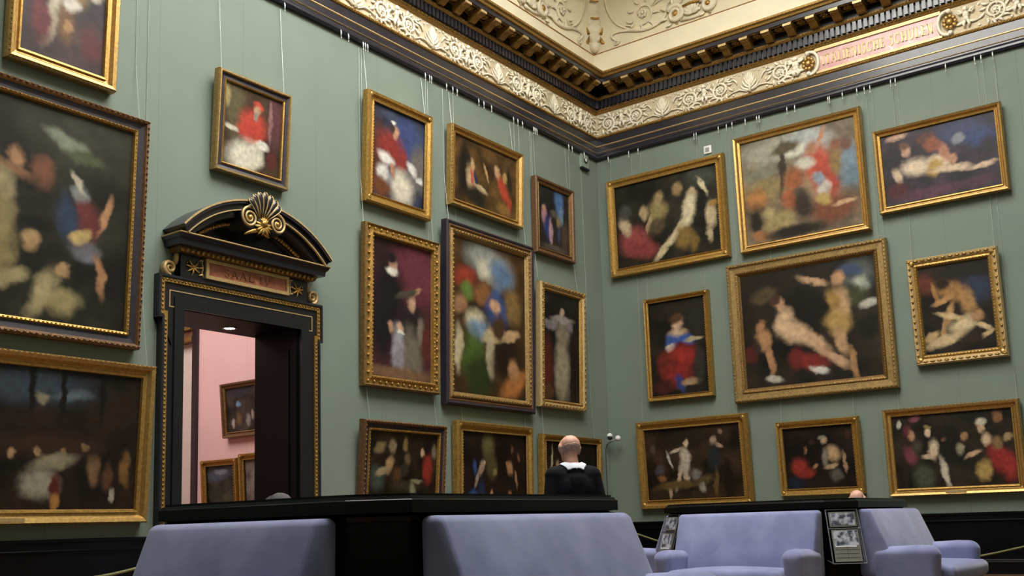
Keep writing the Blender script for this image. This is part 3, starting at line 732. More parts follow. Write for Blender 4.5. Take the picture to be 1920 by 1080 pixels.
def painting(wall, u0, u1, z0, z1, toff, sty, pic, label, wires=(), scale=1.0, plate=False, off=.06, y_wall=None, short='', group='old paintings hung on the green walls'):
    w, h = u1-u0, (z1-z0); uc = (u0+u1)/2
    th = math.atan2(toff-off, h); hh = math.hypot(h, toff-off)
    place = on_left(uc, z0, off) if wall == 'L' else on_right(uc, z0, off)
    if y_wall is not None: place = dict(loc=(uc, y_wall-off, z0), rot=(0, 0, 0))
    rz = place['rot'][2]
    t = thing('framed_painting', label, 'painting', place['loc'], (th, 0, rz), group)
    P, B, W_ = style(sty, scale)
    for nm, mt, pr in P: obj(nm, sweep_frame(w, hh, pr), mt, t)
    for (ti, d, st, r, mt) in B: stuff(obj('bead_row', frame_beads(w, hh, ti, d, st, r), mt, t, True))
    if sty == 'carved' or sty == 'bright' or sty == 'gold':
        for sx in (-1, 1):
            for z in (W_*.45, hh-W_*.45):
                q = MB(); q.ball((sx*(w/2-W_*.45), -.068, z), (W_*.3, .022, W_*.3), 8, 5)
                if sty != 'bright': obj('corner_boss', q, 'gold_bright' if sty == 'carved' else 'gold', t, True)
    obj('back_board', MB().box(-w/2+.02, w/2-.02, .0, .045, .02, hh-.02), 'frame_black', t)
    iw, ih = w-2*W_, hh-2*W_; asp = iw/ih
    base, base2, blobs = pic
    me = bpy.data.meshes.new('canvas')
    me.from_pydata([(-iw/2-.01, -.008, W_-.01), (iw/2+.01, -.008, W_-.01), (iw/2+.01, -.008, hh-W_+.01), (-iw/2-.01, -.008, hh-W_+.01)], [], [(0, 1, 2, 3)])
    uvl = me.uv_layers.new(name='UVMap')
    for k, c in enumerate([(0, 0), (asp, 0), (asp, 1), (0, 1)]): uvl.data[k].uv = c
    me.materials.append(paint_mat('painted_canvas', asp, base, base2, blobs)); put('canvas', me, t)
    if plate: obj('nameplate', MB().box(-.16, .16, -.095, -.03, .03, .075), 'gold_line', t)
    for k, wu in enumerate(wires):
        a = Vector((.009, wu, wire_z-.05)) if wall == 'L' else Vector((wu, -.009, wire_z-.05))
        lo = .8 if z1 < 7 else 8.5-z1
        e = Vector((toff-.055, wu, z1-.05)) if wall == 'L' else Vector((wu, -toff+.055, z1-.05))
        kn = Vector((.009, wu, z1+lo)) if wall == 'L' else Vector((wu, -.009, z1+lo))
        side = ('left', 'right')[k] if len(wires) > 1 else 'only visible'
        wo = obj('hanging_wire', MB().tube([(0, 0, 0), kn-e, a-e], .0036, 5), 'wire', None, loc=e)
        tag(wo, '%s thin wire holding the %s' % (side, short), 'wire', 'wires the paintings hang from')
        put('hook', HOOK, wo, a-e+Vector((.08, 0, .01) if wall == 'L' else (0, -.08, .01)), (0, 0, rz))
    return t
SK, SK2, DKR, WHT, GLD = 'd9b48c', 'b98a60', '7a2520', 'd8d2c4', 'a8823c'
PIC = {
'P1': ('241d22', '3a2c30', [(.5, .78, .22, .25, 0, '8a6a35'), (.48, .55, .16, .16, 10, '9a7840'), (.26, .5, .07, .05, 0, 'c9c2b5'), (.36, .3, .05, .18, -12, 'b9ac94'), (.24, .25, .07, .15, 8, '66262a'), (.52, .28, .07, .14, 0, '6e4c2c'), (.56, .42, .06, .05, 0, 'cfc6bb'), (.56, .26, .035, .05, 0, 'a5794c'), (.84, .2, .09, .12, 10, '5c2628'), (.86, .56, .05, .06, 0, 'b9ad9a')]),
'P2': ('14120f', '2b2a20', [(.62, .86, .1, .04, -15, '7f8672'), (.72, .8, .1, .03, -10, '4e5838'), (.36, .72, .04, .05, 0, 'a97a52'), (.34, .66, .03, .09, 70, '8a6040'), (.5, .68, .06, .07, 0, '7a4a34'), (.72, .62, .045, .05, 0, '8b8f92'), (.7, .68, .02, .06, 40, 'c0b49a'), (.74, .5, .07, .1, 0, '6f2d2c'), (.64, .5, .05, .1, 10, '2f3c57'), (.85, .55, .02, .09, -20, 'b98457'), (.72, .43, .05, .03, 20, 'c2a35f'), (.76, .36, .08, .05, 0, '6d6b74'), (.84, .25, .022, .1, 5, 'a8764c'), (.3, .55, .06, .12, 15, '9c8d68'), (.3, .36, .07, .2, 0, '8f7c4f'), (.45, .36, .04, .045, 0, 'b08b5c'), (.48, .44, .08, .03, 0, '131210'), (.53, .13, .05, .13, -25, 'a8966a'), (.64, .1, .09, .06, 10, '9b8a5a'), (.64, .25, .03, .03, 0, 'b08b5c'), (.35, .18, .1, .04, 15, 'a08f62'), (.1, .5, .08, .2, 0, '7f6e48')]),
'P3': ('140e0a', '261a12', [(.55, .86, .5, .12, 0, '3a4450'), (.72, .82, .15, .04, 5, '5b6670'), (.6, .78, .05, .04, 0, '8b8068'), (.56, .86, .03, .2, 0, '17110d'), (.68, .86, .025, .22, 0, '17110d'), (.84, .86, .03, .22, 0, '17110d'), (.64, .45, .4, .09, 0, '3a2516'), (.6, .4, .03, .03, 0, 'a8845c'), (.5, .4, .03, .03, 0, 'a8845c'), (.7, .42, .025, .03, 0, '8b6a45'), (.78, .44, .025, .03, 0, '8b6a45'), (.66, .34, .17, .05, 12, '8f8468'), (.61, .18, .14, .1, 0, '9a917c'), (.67, .17, .04, .09, 0, '5e1f1a'), (.67, .07, .03, .05, 0, 'a8742c'), (.82, .28, .05, .1, 10, '7a5a3c'), (.88, .24, .04, .1, 0, '5a3a22'), (.95, .3, .04, .12, 0, '7d5824'), (.9, .1, .02, .06, 0, 'a59c88')]),
'P4': ('241a14', '42301f', [(.2, .7, .12, .4, 0, '5d5233'), (.05, .85, .05, .15, 0, '9b8a58'), (.9, .75, .1, .4, 0, '5b3238'), (.8, .7, .03, .3, 0, '8a5f60'), (.5, .56, .2, .19, -10, 'c23a25'), (.46, .46, .2, .1, 0, 'b83422'), (.58, .83, .07, .05, -10, 'c4392a'), (.56, .76, .05, .06, 0, 'b9906f'), (.55, .69, .04, .05, 0, '8f8578'), (.38, .16, .25, .19, 20, 'd6cfbc'), (.56, .2, .12, .15, 0, 'cfc7b4'), (.68, .36, .1, .05, -10, 'ded8ca'), (.14, .46, .1, .035, -10, 'd0c7b5'), (.85, .22, .08, .12, 0, '5a2420')]),
'P5': ('262a3c', '3a4258', [(.7, .7, .2, .3, 20, '36477a'), (.9, .45, .15, .25, 0, '6a625f'), (.1, .4, .12, .42, 0, '5a2f1c'), (.35, .57, .2, .19, -20, '8e2a24'), (.56, .46, .1, .14, -10, '8a2b26'), (.44, .76, .05, .07, 0, 'bd8c6a'), (.38, .8, .04, .05, 0, '3a2c26'), (.4, .86, .04, .02, 0, 'ddd6cc'), (.28, .44, .12, .06, -20, 'dfd8d0'), (.76, .42, .1, .05, -35, 'ded8d2'), (.22, .27, .09, .1, 0, 'd8d2cb'), (.58, .17, .18, .18, -20, 'd5cab5'), (.2, .13, .15, .1, -15, '6e3b1d'), (.93, .33, .06, .035, 5, 'd8d6d0'), (.4, .33, .03, .08, 20, 'b97c58')]),
'P6': ('3a2812', '5a4122', [(.16, .5, .16, .45, 0, '191410'), (.28, .6, .06, .11, 0, 'c79f70'), (.22, .6, .06, .2, 5, '1f1812'), (.26, .4, .1, .2, 10, 'bda071'), (.28, .44, .035, .14, 10, 'c0483a'), (.34, .4, .035, .13, 15, '24315a'), (.42, .3, .16, .045, -12, 'c8ad80'), (.35, .15, .28, .14, -12, '1c1a12'), (.5, .58, .03, .14, 25, 'b98e5c'), (.68, .66, .07, .1, 20, 'c49e70'), (.78, .42, .1, .22, 35, 'b93c22'), (.88, .2, .06, .14, 0, 'b03a20'), (.88, .62, .06, .18, 10, '2a2018'), (.8, .62, .06, .07, 0, 'b98f4e'), (.78, .12, .18, .1, -10, '8a6526')]),
'P7': ('1b1a1c', '2b2724', [(.68, .8, .13, .22, 0, '4872ab'), (.75, .6, .06, .15, 0, '6a8aa8'), (.3, .7, .22, .3, 0, '1c1d1d'), (.2, .55, .07, .14, 0, 'b37f88'), (.18, .66, .04, .04, 0, 'b98d6c'), (.32, .35, .1, .2, 10, '2b3a78'), (.4, .3, .05, .2, 0, 'b28a95'), (.65, .5, .06, .1, 0, '8f7a50'), (.66, .3, .04, .12, 0, '3a466c'), (.5, .6, .1, .06, 0, '5a5348'), (.85, .3, .1, .25, 0, '4b3f33'), (.5, .06, .3, .05, 0, '5d5046')]),
'P8': ('2b171d', '47222c', [(.72, .78, .24, .24, 0, '6a2c3c'), (.3, .6, .16, .24, 0, '171417'), (.2, .4, .1, .3, 0, '1a1718'), (.36, .82, .045, .06, 0, 'b98a6c'), (.34, .78, .06, .03, 0, 'ded7cb'), (.33, .88, .05, .04, 0, '18151a'), (.74, .66, .07, .022, 25, 'c99b78'), (.6, .63, .13, .025, 20, '4a4538'), (.68, .42, .13, .14, 0, '221d20'), (.66, .56, .04, .055, 0, 'c79a7c'), (.82, .36, .04, .1, 0, '84776a'), (.66, .18, .12, .2, 8, '73695a'), (.44, .27, .06, .12, 0, '9a97a0'), (.44, .13, .06, .09, 0, '8d8a94'), (.47, .37, .035, .04, 0, 'd0a282'), (.47, .335, .045, .015, 0, 'ded7cb'), (.32, .36, .03, .04, 0, 'b98a6c'), (.45, .04, .4, .05, 0, '7d5a3e'), (.92, .3, .06, .16, 0, '5a2522')]),
'P9': ('2a1d10', '463018', [(.5, .87, .24, .12, -10, '93968f'), (.42, .83, .08, .08, 0, 'c9c2ac'), (.66, .82, .12, .1, -20, '5d7aa0'), (.15, .74, .12, .07, 10, '96321d'), (.2, .66, .08, .06, 0, '5d7a2a'), (.4, .66, .1, .07, 0, '8d5a2c'), (.58, .66, .05, .07, 0, '3d5a92'), (.6, .56, .13, .11, 0, '34508a'), (.57, .6, .05, .05, 0, 'cf9f74'), (.82, .62, .09, .12, 10, '8b6a34'), (.1, .56, .08, .06, 0, 'a0724c'), (.3, .47, .09, .08, 0, 'd0c39c'), (.34, .42, .1, .07, 0, '7690ae'), (.55, .4, .13, .04, 10, 'd9ba88'), (.62, .46, .08, .09, 0, '4d351f'), (.78, .42, .1, .03, 15, 'd0a878'), (.28, .25, .12, .16, 0, '4c6420'), (.34, .12, .14, .14, 0, '2a3a16'), (.5, .28, .04, .15, 5, 'b8a684'), (.72, .25, .15, .12, 0, '26190f'), (.84, .1, .17, .07, 30, 'b8702c'), (.82, .2, .06, .07, 20, 'b98452'), (.08, .28, .04, .14, 0, 'c2b18c')]),
'P10': ('100e0e', '1f1a18', [(.5, .5, .05, .3, 0, '8c8068'), (.52, .28, .12, .28, 0, 'a3967a'), (.54, .62, .1, .1, 0, '8f846c'), (.52, .83, .035, .055, 0, 'd3ab88'), (.52, .755, .17, .035, 0, 'a69a94'), (.3, .7, .06, .05, 10, '8a7f80'), (.72, .7, .06, .05, -10, '8a7f80'), (.52, .9, .09, .03, 0, '201813'), (.1, .3, .1, .28, 0, '5d2414'), (.15, .69, .06, .04, 0, '7f7678'), (.1, .08, .12, .06, 0, '5f3a20'), (.85, .3, .06, .25, 0, '1c1210')]),
'P11': ('15100b', '2e2113', [(.16, .78, .12, .07, 20, '8a744c'), (.34, .8, .07, .1, 0, '8f7a56'), (.52, .84, .05, .1, 0, '8c7040'), (.3, .54, .07, .12, -30, 'b18a5c'), (.14, .36, .14, .16, 20, '3f4a46'), (.2, .45, .12, .05, 20, 'a08a66'), (.42, .42, .1, .1, 0, '5b3c1e'), (.52, .48, .08, .08, 0, '393428'), (.7, .33, .12, .03, 0, '908866'), (.55, .27, .3, .06, 0, '3b3520'), (.86, .5, .1, .2, 0, '98281a'), (.78, .72, .05, .06, 0, 'c4a078'), (.84, .8, .07, .1, 0, '18120d'), (.95, .75, .05, .1, 0, '7d7258'), (.64, .15, .06, .15, 0, '8a8468'), (.56, .63, .06, .08, 0, '6a573c')]),
'P12': ('120b08', '221510', [(.4, .83, .13, .2, 0, '6a6134'), (.45, .55, .12, .2, 10, '554a26'), (.5, .45, .04, .05, 0, '8c7b34'), (.3, .5, .05, .12, -25, 'a58a76'), (.23, .35, .03, .14, -20, '9a8072'), (.34, .58, .03, .03, 0, 'c29a7c'), (.2, .5, .04, .1, 0, '2f4a86'), (.3, .2, .08, .14, 0, '22304f'), (.18, .12, .1, .08, 0, '2c4a82'), (.74, .5, .07, .12, 10, 'b07e52'), (.84, .36, .03, .12, 10, 'a9784e'), (.76, .3, .09, .12, 0, '1a110d'), (.7, .58, .03, .04, 0, 'a8744c'), (.74, .12, .05, .08, 0, 'a8693c'), (.45, .1, .04, .09, 0, 'c08a66'), (.78, .78, .04, .05, 0, '6a4832'), (.88, .68, .03, .06, 0, '7a5038'), (.02, .5, .04, .08, 0, '6a4228')]),
'P13': ('130d09', '231812', [(.13, .55, .022, .4, -4, 'b9ac88'), (.1, .3, .03, .14, -6, 'c4b790'), (.24, .62, .045, .09, 0, 'a8865a'), (.25, .35, .08, .18, 0, 'b79a5c'), (.4, .45, .08, .14, 0, '8d6f44'), (.04, .6, .03, .06, 0, '6a4e30'), (.93, .5, .04, .08, 0, '8a6a46'), (.85, .45, .05, .1, 0, '4a3522'), (.6, .5, .12, .2, 0, '1a120d'), (.12, .1, .03, .08, 0, 'b98a52')]),
'R1': ('15130f', '2a261c', [(.85, .9, .2, .12, -15, '3f433b'), (.18, .3, .2, .17, -10, '9a4440'), (.26, .18, .2, .1, -8, '8d3a36'), (.09, .5, .07, .12, 20, 'c9b08a'), (.1, .67, .08, .1, 0, '4a4744'), (.28, .62, .05, .09, 0, 'b89a70'), (.34, .5, .03, .12, -15, 'bfa277'), (.42, .62, .12, .13, 0, '9a8650'), (.44, .75, .06, .07, 0, 'a58a5e'), (.62, .82, .06, .08, 0, '9f8054'), (.4, .42, .1, .08, 0, '5b4a34'), (.72, .55, .08, .2, -15, 'dccba4'), (.86, .77, .03, .12, 25, 'd6c398'), (.76, .74, .04, .05, 0, 'c9ab80'), (.6, .32, .22, .05, 45, 'd8c69c'), (.45, .13, .14, .04, 42, 'cdb88c'), (.66, .24, .12, .13, 20, '8a6c2c'), (.75, .15, .06, .1, 0, '7a6020'), (.92, .42, .06, .15, 0, 'c2ac84'), (.9, .2, .04, .08, 0, 'b39d76'), (.95, .55, .05, .04, 20, 'a8782f')]),
'R2': ('5d5040', '7a6a52', [(.3, .86, .35, .14, 0, '9d9a86'), (.6, .88, .22, .12, -10, 'a9abaa'), (.48, .82, .1, .06, 10, 'cfcdb9'), (.15, .66, .2, .06, 0, '7d7a66'), (.2, .5, .25, .1, 0, '8f7a4c'), (.36, .66, .03, .25, -4, '3a3020'), (.4, .86, .14, .06, 10, '54492f'), (.68, .6, .12, .22, 10, 'bd4426'), (.74, .45, .12, .18, 0, 'ad3c22'), (.56, .66, .09, .06, -10, 'c9c2b2'), (.63, .79, .06, .06, 0, 'a6714e'), (.72, .9, .025, .09, -15, 'b87a58'), (.92, .62, .09, .16, 0, '6d8494'), (.93, .46, .1, .1, 0, '617886'), (.9, .76, .06, .07, 0, '6a4534'), (.82, .78, .05, .06, 0, '8a5038'), (.82, .62, .06, .12, 0, '8a6c34'), (.46, .54, .1, .12, 0, '9a5426'), (.42, .36, .09, .1, 0, 'a4562a'), (.5, .4, .06, .07, 0, '5a4c3e'), (.12, .42, .1, .1, 10, 'b07434'), (.3, .18, .17, .1, 5, 'a08a55'), (.2, .27, .08, .05, 20, 'b39c68'), (.1, .22, .08, .14, 0, '2a211a'), (.12, .07, .08, .05, 0, 'a8703c'), (.76, .2, .22, .12, 0, '7a4223'), (.7, .4, .06, .08, 0, 'c2b6ac'), (.7, .3, .07, .06, 0, 'b29548'), (.86, .24, .1, .025, 5, 'c49a70'), (.66, .5, .05, .05, 0, '8a98a6'), (.52, .28, .1, .14, 0, '33281f'), (.45, .06, .3, .06, 0, '241b15')]),
'R3': ('1f1a22', '352b36', [(.72, .82, .35, .16, -8, '343c62'), (.85, .7, .2, .12, -10, '2e3c70'), (.68, .74, .08, .07, 10, '80828c'), (.4, .84, .12, .08, 0, '5a3226'), (.45, .74, .1, .09, 0, '8d4a2a'), (.15, .94, .13, .04, 10, 'c99f84'), (.22, .72, .06, .07, 0, 'bd9076'), (.2, .8, .06, .06, 0, '6a4428'), (.3, .48, .2, .12, -5, 'd8bfa2'), (.12, .42, .05, .12, 20, 'cdb092'), (.5, .48, .14, .11, 0, 'dcc4a6'), (.46, .42, .1, .12, -35, 'b8913a'), (.6, .36, .24, .055, -4, 'd3b595'), (.86, .32, .16, .035, 5, 'cfae90'), (.55, .6, .06, .13, 15, 'b3755a'), (.62, .48, .05, .08, 0, 'b8805e'), (.5, .72, .05, .07, 0, '8a4a34'), (.12, .2, .14, .12, 0, '4e1e20'), (.4, .1, .4, .08, 0, '583243'), (.8, .12, .25, .07, 5, '4a2c3c'), (.1, .7, .09, .2, 0, '241c20'), (.92, .55, .1, .14, 0, '2b222c')]),
'R4': ('12100d', '241f18', [(.8, .75, .12, .2, 0, '2c2822'), (.5, .74, .06, .06, 0, 'cfa684'), (.48, .8, .08, .05, 0, '5a3a20'), (.5, .64, .1, .05, 0, 'd3ae8c'), (.38, .57, .07, .08, 10, '34549a'), (.62, .57, .13, .05, -15, '355aa6'), (.34, .5, .05, .04, 0, 'c4bcb0'), (.78, .56, .1, .025, 5, 'b9a878'), (.5, .38, .2, .13, 10, 'a1261d'), (.3, .3, .12, .12, 0, '6a231a'), (.45, .2, .16, .12, 0, '8c221b'), (.5, .12, .05, .1, 20, '2c3f7a'), (.68, .12, .1, .04, 0, 'b08e66'), (.2, .1, .12, .07, 0, '4a1c18'), (.84, .3, .05, .2, 0, '35322c')]),
'R5': ('12100e', '292119', [(.88, .85, .14, .12, 0, '565c58'), (.82, .9, .1, .05, -10, '3a4a6a'), (.9, .78, .06, .06, 0, 'a8aa98'), (.85, .68, .1, .08, 0, '404426'), (.18, .8, .12, .06, 10, '55462c'), (.45, .55, .2, .3, 0, '15120f'), (.74, .84, .055, .06, 0, 'c08e62'), (.56, .86, .12, .03, -22, 'c39a70'), (.74, .62, .08, .13, 0, 'c79d70'), (.7, .66, .06, .1, 15, 'a07a36'), (.72, .48, .11, .1, -25, 'b08b46'), (.73, .32, .05, .12, 10, 'bf9468'), (.8, .12, .03, .13, 10, 'ad7f4c'), (.3, .7, .045, .06, 0, 'b98a64'), (.27, .74, .05, .05, 0, '4a3020'), (.32, .54, .08, .12, -15, 'd6af86'), (.4, .44, .12, .09, -25, 'd4ac82'), (.52, .36, .17, .055, -35, 'd0a67c'), (.66, .19, .16, .04, -38, 'c79a72'), (.16, .42, .06, .1, 10, 'b98555'), (.14, .54, .04, .05, 0, 'a9754a'), (.2, .22, .03, .12, 5, 'b37f52'), (.1, .36, .05, .06, 0, '3a2c24'), (.5, .18, .14, .07, -15, '8a251f'), (.4, .22, .07, .08, 0, '74201c'), (.56, .1, .08, .03, -20, 'cfc8bc'), (.22, .07, .07, .03, -10, 'b9b2a4'), (.94, .6, .07, .04, 0, 'bcb6a8'), (.92, .4, .08, .1, 0, '1c1712'), (.05, .3, .05, .08, 0, '5a2018')]),
'R6': ('17120f', '2a211c', [(.8, .68, .16, .16, 0, '2e3850'), (.1, .8, .1, .12, 0, '6a3320'), (.48, .68, .18, .1, -25, 'a8763c'), (.66, .55, .08, .14, 15, 'b08248'), (.34, .78, .07, .06, 0, '2c1c12'), (.22, .68, .03, .11, 15, 'a8763e'), (.32, .6, .12, .035, 25, 'b9884e'), (.4, .45, .04, .12, -20, 'b98c54'), (.3, .26, .03, .14, -12, 'b58a52'), (.56, .3, .14, .09, 20, 'dcc192'), (.4, .42, .15, .03, -15, 'd0b07c'), (.78, .38, .06, .055, 0, 'b98856'), (.84, .26, .1, .03, -30, 'd8ba88'), (.9, .17, .08, .03, 30, 'd0b07c'), (.28, .14, .2, .05, 15, 'd5b686'), (.12, .2, .08, .05, 30, 'c4a26c'), (.68, .14, .12, .04, 0, '35271a'), (.62, .9, .3, .08, 0, '241d1a')]),
'R7': ('1c150f', '38291a', [(.5, .85, .4, .1, 0, '2b2218'), (.42, .6, .07, .12, 10, 'c9b7a0'), (.4, .44, .08, .1, 0, 'b9aa9a'), (.44, .78, .035, .05, 0, 'cfae8c'), (.32, .68, .09, .022, 15, 'c2ac94'), (.25, .55, .02, .12, 15, 'b9b0a4'), (.34, .27, .03, .15, -20, 'c4a98c'), (.24, .12, .025, .1, -15, 'bd9c7c'), (.42, .32, .04, .07, 0, 'c0a88c'), (.52, .33, .08, .07, 0, '7f776c'), (.15, .55, .06, .14, 0, '4a3026'), (.14, .42, .07, .06, 0, '4c4650'), (.16, .3, .06, .05, 20, '8a5f34'), (.3, .2, .3, .06, 5, '6a5226'), (.6, .25, .15, .06, 20, '5d4a28'), (.58, .15, .05, .05, 0, '9a9284'), (.72, .78, .05, .06, -30, 'b08f78'), (.78, .72, .06, .03, -20, 'a8866e'), (.72, .55, .09, .18, 0, '2a2c30'), (.8, .9, .03, .04, 0, '8a6c58'), (.72, .2, .03, .18, -5, '6a4c28'), (.85, .25, .08, .25, 0, '1d140d'), (.08, .72, .05, .06, 0, '5a463a')]),
'R8': ('120c09', '1f1510', [(.2, .35, .14, .14, 10, '9a2c1c'), (.3, .25, .14, .08, 10, '8c2818'), (.14, .1, .14, .1, 0, '1d2434'), (.3, .62, .035, .06, 0, '9a6e4c'), (.25, .62, .06, .1, 0, '1a110c'), (.43, .36, .05, .035, 45, 'a87c56'), (.58, .76, .05, .06, 0, 'b69470'), (.55, .82, .06, .04, 0, '8a8070'), (.7, .55, .1, .13, 10, 'c09a6e'), (.85, .42, .03, .16, 8, 'a88460'), (.58, .48, .05, .14, 0, '857c70'), (.66, .34, .1, .04, 15, 'b0906a'), (.72, .2, .1, .1, 20, '5d5550'), (.4, .75, .05, .04, 0, '3a2a1e'), (.92, .82, .05, .06, 0, '40291a')]),
'R9': ('17120e', '2b231a', [(.13, .78, .06, .08, 0, '6a2c38'), (.2, .95, .07, .05, 10, '8a4a58'), (.06, .88, .03, .06, -15, 'c9bfae'), (.16, .72, .045, .07, 0, 'b0805c'), (.14, .45, .08, .12, 20, '7d3a44'), (.2, .55, .06, .1, 0, '4a4436'), (.24, .15, .13, .16, 0, '4a4e3a'), (.3, .76, .04, .06, 0, 'd6b592'), (.3, .83, .05, .03, 0, '8f7a50'), (.34, .52, .07, .13, 0, 'd8bc9c'), (.3, .42, .1, .03, 10, 'cfae8a'), (.42, .2, .04, .2, 8, 'cdbfa8'), (.44, .64, .05, .03, 25, 'a8703c'), (.5, .6, .12, .3, 0, '1d1915'), (.56, .5, .05, .08, 0, '9a8f74'), (.6, .66, .04, .05, 10, 'a87a52'), (.74, .76, .045, .07, 0, 'd3ac86'), (.75, .84, .07, .05, 0, 'd0c4ae'), (.78, .6, .06, .08, 0, 'd8b48e'), (.66, .42, .1, .03, 25, 'cfa883'), (.86, .36, .12, .2, 15, '96241f'), (.94, .25, .1, .18, 0, 'a02a24'), (.74, .2, .09, .13, -10, 'b89448'), (.86, .55, .07, .08, 0, '8a6c40'), (.88, .9, .055, .08, 0, '8a5c38'), (.95, .62, .06, .04, 20, 'a88a5c'), (.08, .2, .05, .2, 0, '2a1c16')]),
'D1': ('1b1814', '39322a', [(.4, .62, .08, .06, 0, '6d8aa8'), (.5, .9, .4, .12, 0, '2b2e34'), (.4, .3, .1, .14, 0, '6d5230'), (.7, .25, .08, .14, 0, '8a7f74'), (.2, .2, .06, .1, 0, 'a89a8c'), (.85, .35, .05, .1, 0, '9a8a7c')]),
'D2': ('1e1d18', '35342a', [(.4, .8, .4, .12, 5, '4a5362'), (.5, .86, .2, .05, 0, '7d8490'), (.3, .4, .2, .14, 0, '2c3826'), (.7, .3, .14, .12, 0, '4a4a30'), (.5, .12, .04, .06, 0, 'a08c7a'), (.75, .1, .04, .06, 0, '8a6a5a')]),
'D3': ('4a463e', '6d675c', [(.3, .6, .14, .25, 0, '847c70'), (.7, .4, .2, .2, 0, '554c40')]),
}
wl = dict
# left wall
painting('L', -12.84, -11.49, 6.31, 8.4, .15, 'bright', PIC['P1'], 'gilt-framed painting with ochre and white drapery, cut off at the top left corner', (), short='')
painting('L', -13.7, -11.08, 3.2, 6.04, .18, 'brown', PIC['P2'], 'large dark crowded painting with rope-edged brown frame at far left, middle row', (-11.15,), short='large painting with rope-edged frame at far left')
painting('L', -14.3, -10.94, 1.15, 3.0, .19, 'bright', PIC['P3'], 'wide dark banquet scene in bright gold frame, bottom left beside the doorway', (-10.98,), plate=True, short='wide banquet painting beside the doorway')
painting('L', -10.01, -8.74, 5.755, 7.145, .15, 'dark', PIC['P4'], 'portrait of seated figure in red cape and white robe, hung above the doorway', (-9.89, -8.79), short='red-caped portrait above the doorway')
painting('L', -7.17, -5.63, 6.0, 7.785, .145, 'gold', PIC['P5'], 'gold-framed portrait in red cape before blue curtain, top row right of the doorway', (-7.07, -5.68), 1.2, short='red-caped portrait before blue curtain')
painting('L', -5.1, -3.0, 6.43, 7.855, .125, 'bright', PIC['P6'], 'gold-framed painting of two brown-lit figures, one in a red drape, top row of left wall', (-4.95, -3.15), .85, short='painting of two brown-lit figures')
painting('L', -2.54, -1.2, 6.1, 7.595, .09, 'thin', PIC['P7'], 'small brown-framed painting with a blue patch of sky, near the corner', (-2.38, -1.25), short='small brown-framed painting near the corner')
painting('L', -7.24, -5.49, 3.12, 5.64, .13, 'studs', PIC['P8'], 'tall studded gold frame with dark-clad standing figure and family, nearest the doorway', (-7.17, -5.52), 1.05, short='studded gold frame nearest the doorway')
painting('L', -5.34, -2.79, 2.985, 6.1, .15, 'tall', PIC['P9'], 'tallest painting of left wall, blue and green robed crowd in dark beaded frame', (-5.12, -2.86), short='tallest painting of the left wall')
painting('L', -2.6, -1.04, 3.15, 5.51, .155, 'carved', PIC['P10'], 'tall narrow gold-framed portrait of a standing figure in pale gown near the corner', (-2.49, -1.12), .9, short='tall portrait in pale gown')
painting('L', -7.35, -5.47, 1.2, 2.605, .165, 'brown', PIC['P11'], 'dark tavern-like group with one red garment, bottom row nearest the doorway', (-7.12, -5.57), .8, short='bottom row painting nearest the doorway')
painting('L', -5.11, -2.95, 1.2, 2.73, .1, 'gold', PIC['P12'], 'dark painting of two bending figures, bottom row, middle of three right of doorway', (-4.83, -3.01), 1.3, short='bottom row painting of two bending figures')
painting('L', -2.64, -.59, 1.2, 2.64, .11, 'gold', PIC['P13'], 'gold-framed dark painting partly hidden by the man, bottom row by the corner', (-2.44, -.66), 1.0, short='bottom row painting behind the man')
# right wall
painting('R', .29, 2.91, 5.96, 8.025, .085, 'gold', PIC['R1'], 'gold-framed painting of pale reclining figures with red drapery, top row by the corner', (.35, 2.37), 1.35, short='top row painting by the corner')
painting('R', 3.14, 5.57, 5.96, 8.22, .11, 'bright', PIC['R2'], 'colourful painting of people in orange-red robe among animals, middle of top row', (3.63, 5.03), .85, short='colourful painting with animals')
painting('R', 5.75, 7.83, 6.185, 7.68, .11, 'bright', PIC['R3'], 'painting of one pale reclining figure under blue sky, top right', (6.12, 7.78), .75, short='top right painting of reclining figure')
painting('R', 1.01, 2.41, 3.325, 5.39, .07, 'gold', PIC['R4'], 'upright painting of a reading figure in blue and red, thin frame, by the corner', (1.06, 2.32), .75, short='upright painting of reading figure')
painting('R', 2.83, 5.81, 3.13, 5.76, .09, 'olive', PIC['R5'], 'largest painting of right wall, reclining and standing pale figures, broad worn gold frame', (3.01, 5.66), short='largest painting of the right wall')
painting('R', 6.13, 7.56, 3.46, 5.275, .15, 'carved', PIC['R6'], 'upright painting of two struggling bare figures in pale carved gilt frame', (6.2, 7.5), short='painting of two struggling figures')
painting('R', .73, 3.07, 1.22, 2.935, .15, 'gold', PIC['R7'], 'dark painting with pale dancing figure, bottom row by the corner camera', (.84, 2.84), 1.35, short='bottom row painting with dancing figure')
painting('R', 3.6, 5.1, 1.36, 2.7, .13, 'gold', PIC['R8'], 'dark painting of a red-clad figure and a bare-shouldered figure, bottom row middle', (3.68, 5.0), 1.0, short='bottom row painting with red-clad figure')
painting('R', 5.51, 7.64, 1.28, 2.76, .1, 'bright', PIC['R9'], 'wide painting of musicians with red dress and feathered hats, bottom right', (5.76, 7.6), .85, plate=True, short='bottom right painting of musicians')
# adjoining room
g2 = 'paintings on the pink wall'
painting('R', -4.58, -3.55, 2.72, 3.72, .14, 'thin', PIC['D1'], 'small tilted landscape on the pink wall, upper one seen through the doorway', (), .8, y_wall=-6.0, group=g2)
painting('R', -5.14, -4.12, 1.25, 2.34, .12, 'gold', PIC['D2'], 'gold-framed landscape on the pink wall, lower left one seen through the doorway', (), .9, y_wall=-6.0, group=g2)
painting('R', -4.06, -2.9, 1.25, 2.4, .12, 'gold', PIC['D3'], 'pale painting on the pink wall cut off by the door jamb', (), .9, y_wall=-6.0, group=g2)
